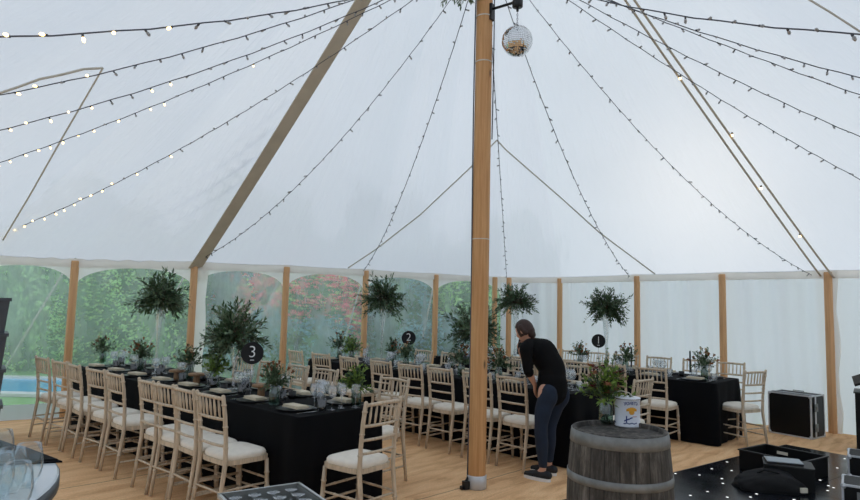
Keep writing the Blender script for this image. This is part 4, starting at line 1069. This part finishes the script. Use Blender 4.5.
pr_ = empty('person', ((anL.x+anR.x)/2, (anL.y+anR.y)/2, 0)); tag(pr_, 'person in black top and blue jeans stooping over the middle table, holding a phone', 'person')
PO = pr_.location.copy()
def sub(p): return p-PO
def fin(o, parent=pr_):
    return o
body = MB()
limb(body, [(sub(pel), .12), (sub(waist), .105), (sub(chest), .12), (sub(nb), .06)])
limb(body, [(sub(nb)-V((0, 0, .02)), .052), (sub(nb.lerp(hd, .6)), .046)])
for h, k, a in ((hipL, knL, anL), (hipR, knR, anR)): limb(body, [(sub(h), .075), (sub(h.lerp(k, .5)), .066), (sub(k), .048), (sub(k.lerp(a, .35)), .05), (sub(a), .031)]); limb(body, [(sub(a), .031), (sub(a)+FD*.06-V((0, 0, .05)), .03), (sub(a)+FD*.14-V((0, 0, .07)), .025)])
for s, e, h in ((shL, elL, haL), (shR, elR, haR)): limb(body, [(sub(nb.lerp(s, .5)), .055), (sub(s), .05), (sub(s.lerp(e, .5)), .042), (sub(e), .034), (sub(e.lerp(h, .4)), .034), (sub(h), .022)])
# head looking down and forward
hf = (FD*.86+V((0, 0, -.42))).normalized(); hl = V((0, 0, 1)).cross(hf).normalized(); hu = hf.cross(hl).normalized(); HC = sub(hd)
HM = Matrix((hf, hl, hu)).transposed()
def head(m):
    N, M_ = 28, 22; vs = []
    for j in range(M_+1):
        th = PI*j/M_
        for i in range(N):
            a = 2*PI*i/N; x, y, z = math.sin(th)*math.cos(a), math.sin(th)*math.sin(a), math.cos(th)
            X = x*.093; Y_ = y*.073; Z = z*.112
            if z < 0: X += .012*(-z)*(1 if x > 0 else 1); Y_ *= 1-.28*(-z)**1.5; X = X*(1-.1*(-z))
            if x > 0: X *= .97
            f = max(0, x)
            X += f*.0*z
            X += .022*math.exp(-(y/.16)**2-((z+.12)/.16)**2)*(x > 0)      # nose
            X -= .008*math.exp(-((abs(y)-.38)/.16)**2-((z-.08)/.14)**2)*(x > 0)  # eye sockets
            X += .006*math.exp(-(y/.3)**2-((z+.5)/.08)**2)*(x > 0)         # lips
            X += .008*math.exp(-(y/.3)**2-((z+.85)/.15)**2)*(x > 0)        # chin
            vs.append(HC+HM @ V((X, Y_, Z)))
    m.add(vs, [(j*N+i, (j+1)*N+i, (j+1)*N+(i+1) % N, j*N+(i+1) % N) for j in range(M_) for i in range(N)], True)
    for s in (-1, 1): m.ball(HC+HM @ V((-.005, s*.074, -.005)), .024, 10, 8, (.7, .35, 1.2), HM)
head(body)
def hand(m, w, d, palm, s, curl):
    """w wrist, d finger direction, palm = palm normal"""
    d = d.normalized(); sd = d.cross(palm).normalized(); palm = sd.cross(d).normalized()
    pc = w+d*.045
    for q in (-.026, -.009, .009, .026): limb(m, [(w+sd*q*.5, .016), (w+d*.045+sd*q*.9, .0135), (w+d*.085+sd*q, .0115)], 8)
    for q, L in ((-.030, .062), (-.010, .074), (.010, .070), (.029, .055)):
        p = w+d*.085+sd*q; a = d; pts = [(p, .0095)]
        for k in range(3):
            a = (a+palm*curl).normalized(); p = p+a*(L*(.45, .32, .23)[k]); pts.append((p, (.0088, .0080, .0066)[k]))
        limb(m, pts, 8)
    p = w+d*.02+sd*(-.022*s); t1 = p+(sd*(-s)*.7+d*.8+palm*.3).normalized()*.045; t2 = t1+(d*.8+palm*.5-sd*s*.1).normalized()*.03; limb(m, [(p, .014), (t1, .0105), (t2, .008)], 8)
hand(body, sub(haL), (haL-elL)+FD*.05, FD*-1+V((0, 0, .0)), 1, .25)
hand(body, sub(haR), V((0, 0, 1))*.8+FD*.3, -FD, -1, .55)
bo_ = bake(body.build('body', 'skin', pr_), [('REMESH', dict(mode='VOXEL', voxel_size=.0055)), ('SMOOTH', dict(factor=.5, iterations=3))])
# eyes and mouth marks
part('eyes', 'white_paint', pr_, lambda m: [m.ball(HC+HM @ V((.078, s*.030, .008)), .011, 8, 6) for s in (-1, 1)])
part('pupils', 'hair', pr_, lambda m: [m.ball(HC+HM @ V((.086, s*.030, .006)), .0055, 8, 6) for s in (-1, 1)])
part('lips', 'rust_petal', pr_, lambda m: m.ball(HC+HM @ V((.089, 0, -.056)), .018, 10, 6, (.35, 1, .3), HM))
top = MB()
limb(top, [(sub(pel)+V((0, 0, -.035)), .150), (sub(pel)+V((0, 0, .04)), .146), (sub(pel.lerp(waist, .5)), .138), (sub(waist), .128), (sub(waist.lerp(chest, .5)), .135), (sub(chest), .14), (sub(nb)-V((0, 0, .03)), .085)], 18)
for s, e, h in ((shL, elL, haL), (shR, elR, haR)):
    limb(top, [(sub(nb.lerp(s, .3))-V((0, 0, .01)), .07), (sub(s), .064), (sub(s.lerp(e, .5)), .056), (sub(e), .049), (sub(e.lerp(h, .18)), .047)])
top = bake(top.build('black_top', 'top_black', pr_), [('REMESH', dict(mode='VOXEL', voxel_size=.008)), ('SMOOTH', dict(factor=.5, iterations=6))])
jn = MB()
limb(jn, [(sub(pel)-V((0, 0, .0)), .13), (sub(pel)+V((0, 0, .07)), .128)], 18)
bk = -FD
for h, k, a in ((hipL, knL, anL), (hipR, knR, anR)):
    limb(jn, [(sub(h)+bk*.030+V((0, 0, -.01)), .086), (sub(h)-V((0, 0, .06))+bk*.02, .092), (sub(h.lerp(k, .5)), .082), (sub(k), .063), (sub(k.lerp(a, .35)), .063), (sub(k.lerp(a, .8)), .045), (sub(a)+V((0, 0, .045)), .042)], 16)
jn = bake(jn.build('jeans', 'denim', pr_), [('REMESH', dict(mode='VOXEL', voxel_size=.008)), ('SMOOTH', dict(factor=.5, iterations=5))])
for a in (anL, anR):
    sh = MB(); b = V((sub(a).x, sub(a).y, 0)); sd = FD.cross(V((0, 0, 1)))
    limb(sh, [(b-FD*.055+V((0, 0, .055)), .038), (b+FD*.02+V((0, 0, .055)), .042), (b+FD*.10+V((0, 0, .045)), .036), (b+FD*.175+V((0, 0, .036)), .026)])
    s_ = bake(sh.build('trainer', 'shoe_black', pr_), [('REMESH', dict(mode='VOXEL', voxel_size=.006)), ('SMOOTH', dict(factor=.5, iterations=3))])
    so = MB(); poly = []
    for i in range(24):
        t = 2*PI*i/24; u, w = math.cos(t), math.sin(t); q = b+FD*(.06+.142*u)+sd*(.046*w*(1-.12*u)); poly.append((q.x, q.y))
    so.prism(poly, .0, .028); so.build('sole', 'sole', s_)
ha = MB()
def hair(m):
    N, M_ = 30, 16; vs = []
    for j in range(M_+1):
        th = PI*.66*j/M_
        for i in range(N):
            a = 2*PI*i/N; x, y, z = math.sin(th)*math.cos(a), math.sin(th)*math.sin(a), math.cos(th)
            lim = 1.0
            k = 1+.03*math.sin(a*13)*math.sin(th*2)
            if x > .55 and z < .45: k = .88
            vs.append(HC+HM @ V((x*.098*k-.006, y*.080*k, z*.117*k+.003)))
    m.add(vs, [(j*N+i, (j+1)*N+i, (j+1)*N+(i+1) % N, j*N+(i+1) % N) for j in range(M_) for i in range(N)], True)
    limb(m, [(HC+HM @ V((-.05, 0, -.02)), .058), (HC+HM @ V((-.058, 0, -.07)), .042), (HC+HM @ V((-.052, 0, -.10)), .022)])
    for s in (-1, 1): limb(m, [(HC+HM @ V((-.01, s*.062, .04)), .03), (HC+HM @ V((-.035, s*.062, -.03)), .028)])
part('hair', 'hair', pr_, hair)
ph = MB(); pc = haR+V((0, 0, .085))+FD*.02; ph.box((0, 0, 0), (.075, .009, .15)); po = ph.build('phone', 'black_metal', loc=pc); po.rotation_euler = (.15, 0, math.atan2(FD.y, FD.x)-PI/2)
tag(po, 'dark phone held up by the stooping person', 'phone')

# ------------------------------------------------------------------ outside: pool, hedge, shrubs, guy ropes
pl = empty('swimming_pool', (-10.0, 11.75, -.05)); tag(pl, 'blue swimming pool with pale stone edge in the garden', 'swimming pool')
part('water', 'pool_water', pl, lambda m: m.box((0, 0, .0), (8.0, 1.9, .02)))
part('coping', 'coping', pl, lambda m: [m.box(c, d) for c, d in (((0, 1.08, .02), (8.5, .26, .05)), ((0, -1.08, .02), (8.5, .26, .05)), ((4.12, 0, .02), (.25, 1.9, .05)), ((-4.12, 0, .02), (.25, 1.9, .05)))])
def leafy(name, loc, size, n, mats, lb, cat, seed, trunk=False, group=None, ls=.09, wall=False):
    rnd = random.Random(seed); o = empty(name, loc); tag(o, lb, cat, group)
    X, Y_, Z = size; z0 = Z*.22 if trunk else 0
    def lf(m):
        nrm = []
        for i in range(n):
            d = V((rnd.gauss(0, 1), rnd.gauss(0, 1), rnd.gauss(0, 1))).normalized()
            if wall:
                if rnd.random() < .75: p = V((rnd.uniform(-1, 1), -1, rnd.uniform(0, 1)))
                else: p = V((rnd.uniform(-1, 1), rnd.uniform(-1, 1), 1))
                bump = .06*math.sin(p.x*23+p.z*4)+.05*math.sin(p.x*57+p.z*13+1)+rnd.uniform(-.12, .1)
                q = V((p.x*X, p.y*Y_-bump*3*(p.y == -1), p.z*Z+bump*2*(p.z == 1)))
            else:
                d.z = abs(d.z)*1.0 if rnd.random() < .75 else -abs(d.z)*.6
                k = (1+.16*math.sin(d.x*7+seed)+.14*math.sin(d.y*6+d.z*8+seed*2))*rnd.uniform(.86, 1.05)
                q = V((d.x*X*k, d.y*Y_*k, z0+(Z-z0)*.42+d.z*(Z-z0)*.58*k))
                q.z = max(.02, q.z)
            m.cur = 0 if len(mats) < 3 or rnd.random() < .72 else 2
            m.leaf(q, V((rnd.gauss(0, 1), rnd.gauss(0, 1)-.3, rnd.gauss(0, 1))), V((rnd.gauss(0, 1), rnd.gauss(0, 1)-1, rnd.gauss(0, 1)+.5)), ls*rnd.uniform(.7, 1.5), ls*.6*rnd.uniform(.7, 1.4))
    part('leaves', mats, o, lf)
    if wall: part('branches', 'hedge_core', o, lambda m: m.box((0, 0, Z*.47), (X*1.96, Y_*1.7, Z*.94)))
    else: part('branches', 'hedge_core', o, lambda m: m.ball((0, 0, z0+(Z-z0)*.42), 1, 20, 12, (X*.84, Y_*.84, (Z-z0)*.46)))
    if trunk: part('trunk', 'bark', o, lambda m: m.tube([(0, 0, -.05), (.05, 0, z0), (0, .05, Z*.5)], [.22, .16, .1], 8))
leafy('garden_hedge', (-12.4, 14.9, -.06), (7.3, .8, 3.1), 32000, ['hedge_leaf', 'hedge_core', 'leaf_lime'], 'tall bright green hedge beyond the pool', 'hedge', 1, wall=True, ls=.08)
leafy('garden_hedge', (-.6, 17.2, -.06), (4.2, .7, 3.3), 9000, ['tree_leaf', 'hedge_core', 'hedge_leaf'], 'darker hedge closing the garden behind the pink bush and shrubs', 'hedge', 2, wall=True, ls=.13)
for i, (x, y, X, Z, mt, lb) in enumerate((
   (-17.6, 21.5, 2.2, 5.4, 'tree_leaf', 'dark tree behind the hedge, farthest left'), (-11.4, 20.5, 2.2, 5.2, 'tree_leaf', 'dark tree behind the hedge above the pool'),
   (-6.0, 20.5, 2.1, 5.3, 'hedge_leaf', 'green tree seen behind the left pole pair'), (-1.6, 21, 1.7, 5.2, 'tree_leaf', 'dark tree behind the pink bush'),
   (2.7, 22, 1.6, 4.9, 'hedge_leaf', 'bright green tree left of the centre pole'))):
    leafy('garden_tree', (x, y, -.06), (X, X*.8, Z), 5200, [mt, 'hedge_core', 'leaf_lime'], lb, 'tree', 20+i, True, 'trees behind the garden', ls=.19)
leafy('flowering_bush', (-2.95, 14.6, -.06), (1.3, .9, 2.8), 6000, ['pink_leaf', 'hedge_core', 'hedge_leaf'], 'pink-leaved bush seen through the clear wall', 'bush', 40, ls=.09)
leafy('flowering_bush', (-5.05, 15.6, -.06), (.85, .7, 2.7), 3600, ['shrub_leaf', 'hedge_core', 'pink_leaf'], 'blue-green bush with pink tips, left of the pink bush', 'bush', 41, ls=.09)
for i, (x, y, X, Z, mt, lb) in enumerate(((-2.9, 12.7, 1.35, 1.35, 'shrub_leaf', 'low blue-green shrub before the pink bush'), (-.75, 14.9, .9, 2.7, 'shrub_leaf', 'dark shrub behind the foliage over the middle table'),
   (1.05, 15.1, .85, 2.7, 'hedge_leaf', 'light green shrub left of centre pole'), (.2, 12.9, .9, 1.3, 'shrub_leaf', 'low dark shrub behind the number two sign'), (2.9, 15.8, .9, 2.8, 'hedge_leaf', 'green shrub directly behind the centre pole'))):
    leafy('garden_shrub', (x, y, -.06), (X, X*.7, Z), 4200, [mt, 'hedge_core', 'leaf_b'], lb, 'shrub', 60+i, ls=.09)
for i, lb in ((0, 'leftmost outer guy strap'), (1, 'guy strap outside behind the first table end'), (2, 'guy strap outside left of the arched window'), (3, 'guy strap slanting across the pink bush'), (4, 'guy strap outside behind the number two sign'), (5, 'guy strap outside next to the centre pole')):
    a = PER[i]; out = V((a.x-.45, a.y-5.5, 0)).normalized(); m = MB(); q = a+out*.12+V((0, 0, -.02)); e = V((a.x, a.y, -.05))+out*1.5+V((-.35, 0, 0))
    m.tube([q, q.lerp(e, .5), e], .016, 5, sq=.5); tag(m.build('guy_strap', 'white_rope'), 'pale '+lb+', through the clear wall', 'strap', 'guy straps outside the clear wall')

# ------------------------------------------------------------------ light
w = bpy.data.worlds.new('overcast'); bpy.context.scene.world = w; w.use_nodes = True; t = w.node_tree; t.nodes.clear()
tc = t.nodes.new('ShaderNodeTexCoord'); sp = t.nodes.new('ShaderNodeSeparateXYZ'); t.links.new(tc.outputs['Generated'], sp.inputs[0])
rp = t.nodes.new('ShaderNodeValToRGB'); t.links.new(sp.outputs[2], rp.inputs[0]); e = rp.color_ramp.elements
e[0].position = 0; e[0].color = (1.42, 1.52, 1.60, 1); e[1].position = .65; e[1].color = (.74, .86, 1.0, 1)
no = t.nodes.new('ShaderNodeTexNoise'); t.links.new(tc.outputs['Generated'], no.inputs[0]); no.inputs['Scale'].default_value = 2.2; no.inputs['Detail'].default_value = 3
r2 = t.nodes.new('ShaderNodeValToRGB'); t.links.new(no.outputs[0], r2.inputs[0]); r2.color_ramp.elements[0].position = .3; r2.color_ramp.elements[0].color = (.85, .87, .9, 1); r2.color_ramp.elements[1].position = .7
mx = t.nodes.new('ShaderNodeMix'); mx.data_type = 'RGBA'; mx.blend_type = 'MULTIPLY'; mx.inputs[0].default_value = 1; t.links.new(rp.outputs[0], mx.inputs[6]); t.links.new(r2.outputs[0], mx.inputs[7])
bgn = t.nodes.new('ShaderNodeBackground'); t.links.new(mx.outputs[2], bgn.inputs[0]); bgn.inputs[1].default_value = 1.04
ow = t.nodes.new('ShaderNodeOutputWorld'); t.links.new(bgn.outputs[0], ow.inputs[0])
# bright warm patch of cloud where the sun stands behind the overcast
SD = ray(700, 190).normalized()
def tn(typ, **k):
    n = t.nodes.new(typ)
    for a, b in k.items(): setattr(n, a, b)
    return n
dp = tn('ShaderNodeVectorMath', operation='DOT_PRODUCT'); nv = tn('ShaderNodeVectorMath', operation='NORMALIZE'); t.links.new(tc.outputs['Generated'], nv.inputs[0]); t.links.new(nv.outputs[0], dp.inputs[0]); dp.inputs[1].default_value = SD
pw = tn('ShaderNodeMath', operation='POWER'); mxx = tn('ShaderNodeMath', operation='MAXIMUM'); t.links.new(dp.outputs['Value'], mxx.inputs[0]); mxx.inputs[1].default_value = 0; t.links.new(mxx.outputs[0], pw.inputs[0]); pw.inputs[1].default_value = 110
b2 = tn('ShaderNodeBackground'); b2.inputs[0].default_value = (1, .84, .66, 1); ms_ = tn('ShaderNodeMath', operation='MULTIPLY'); t.links.new(pw.outputs[0], ms_.inputs[0]); ms_.inputs[1].default_value = 6.; t.links.new(ms_.outputs[0], b2.inputs[1])
pw2 = tn('ShaderNodeMath', operation='POWER'); t.links.new(mxx.outputs[0], pw2.inputs[0]); pw2.inputs[1].default_value = 3
b3 = tn('ShaderNodeBackground'); b3.inputs[0].default_value = (1, .98, .94, 1); m3_ = tn('ShaderNodeMath', operation='MULTIPLY'); t.links.new(pw2.outputs[0], m3_.inputs[0]); m3_.inputs[1].default_value = .45; t.links.new(m3_.outputs[0], b3.inputs[1])
ad0 = tn('ShaderNodeAddShader'); t.links.new(b2.outputs[0], ad0.inputs[0]); t.links.new(b3.outputs[0], ad0.inputs[1])
ad = tn('ShaderNodeAddShader'); t.links.new(bgn.outputs[0], ad.inputs[0]); t.links.new(ad0.outputs[0], ad.inputs[1]); t.links.new(ad.outputs[0], ow.inputs[0])
sc = bpy.context.scene
sc.view_settings.view_transform = 'Standard'; sc.view_settings.look = 'None'; sc.view_settings.gamma = 1; sc.view_settings.exposure = .17; sc.view_settings.use_curve_mapping = False
sc.cycles.max_bounces = 12; sc.cycles.diffuse_bounces = 5; sc.cycles.transparent_max_bounces = 24; sc.cycles.transmission_bounces = 6; sc.cycles.use_denoising = True
sc.cycles.sample_clamp_indirect = 6
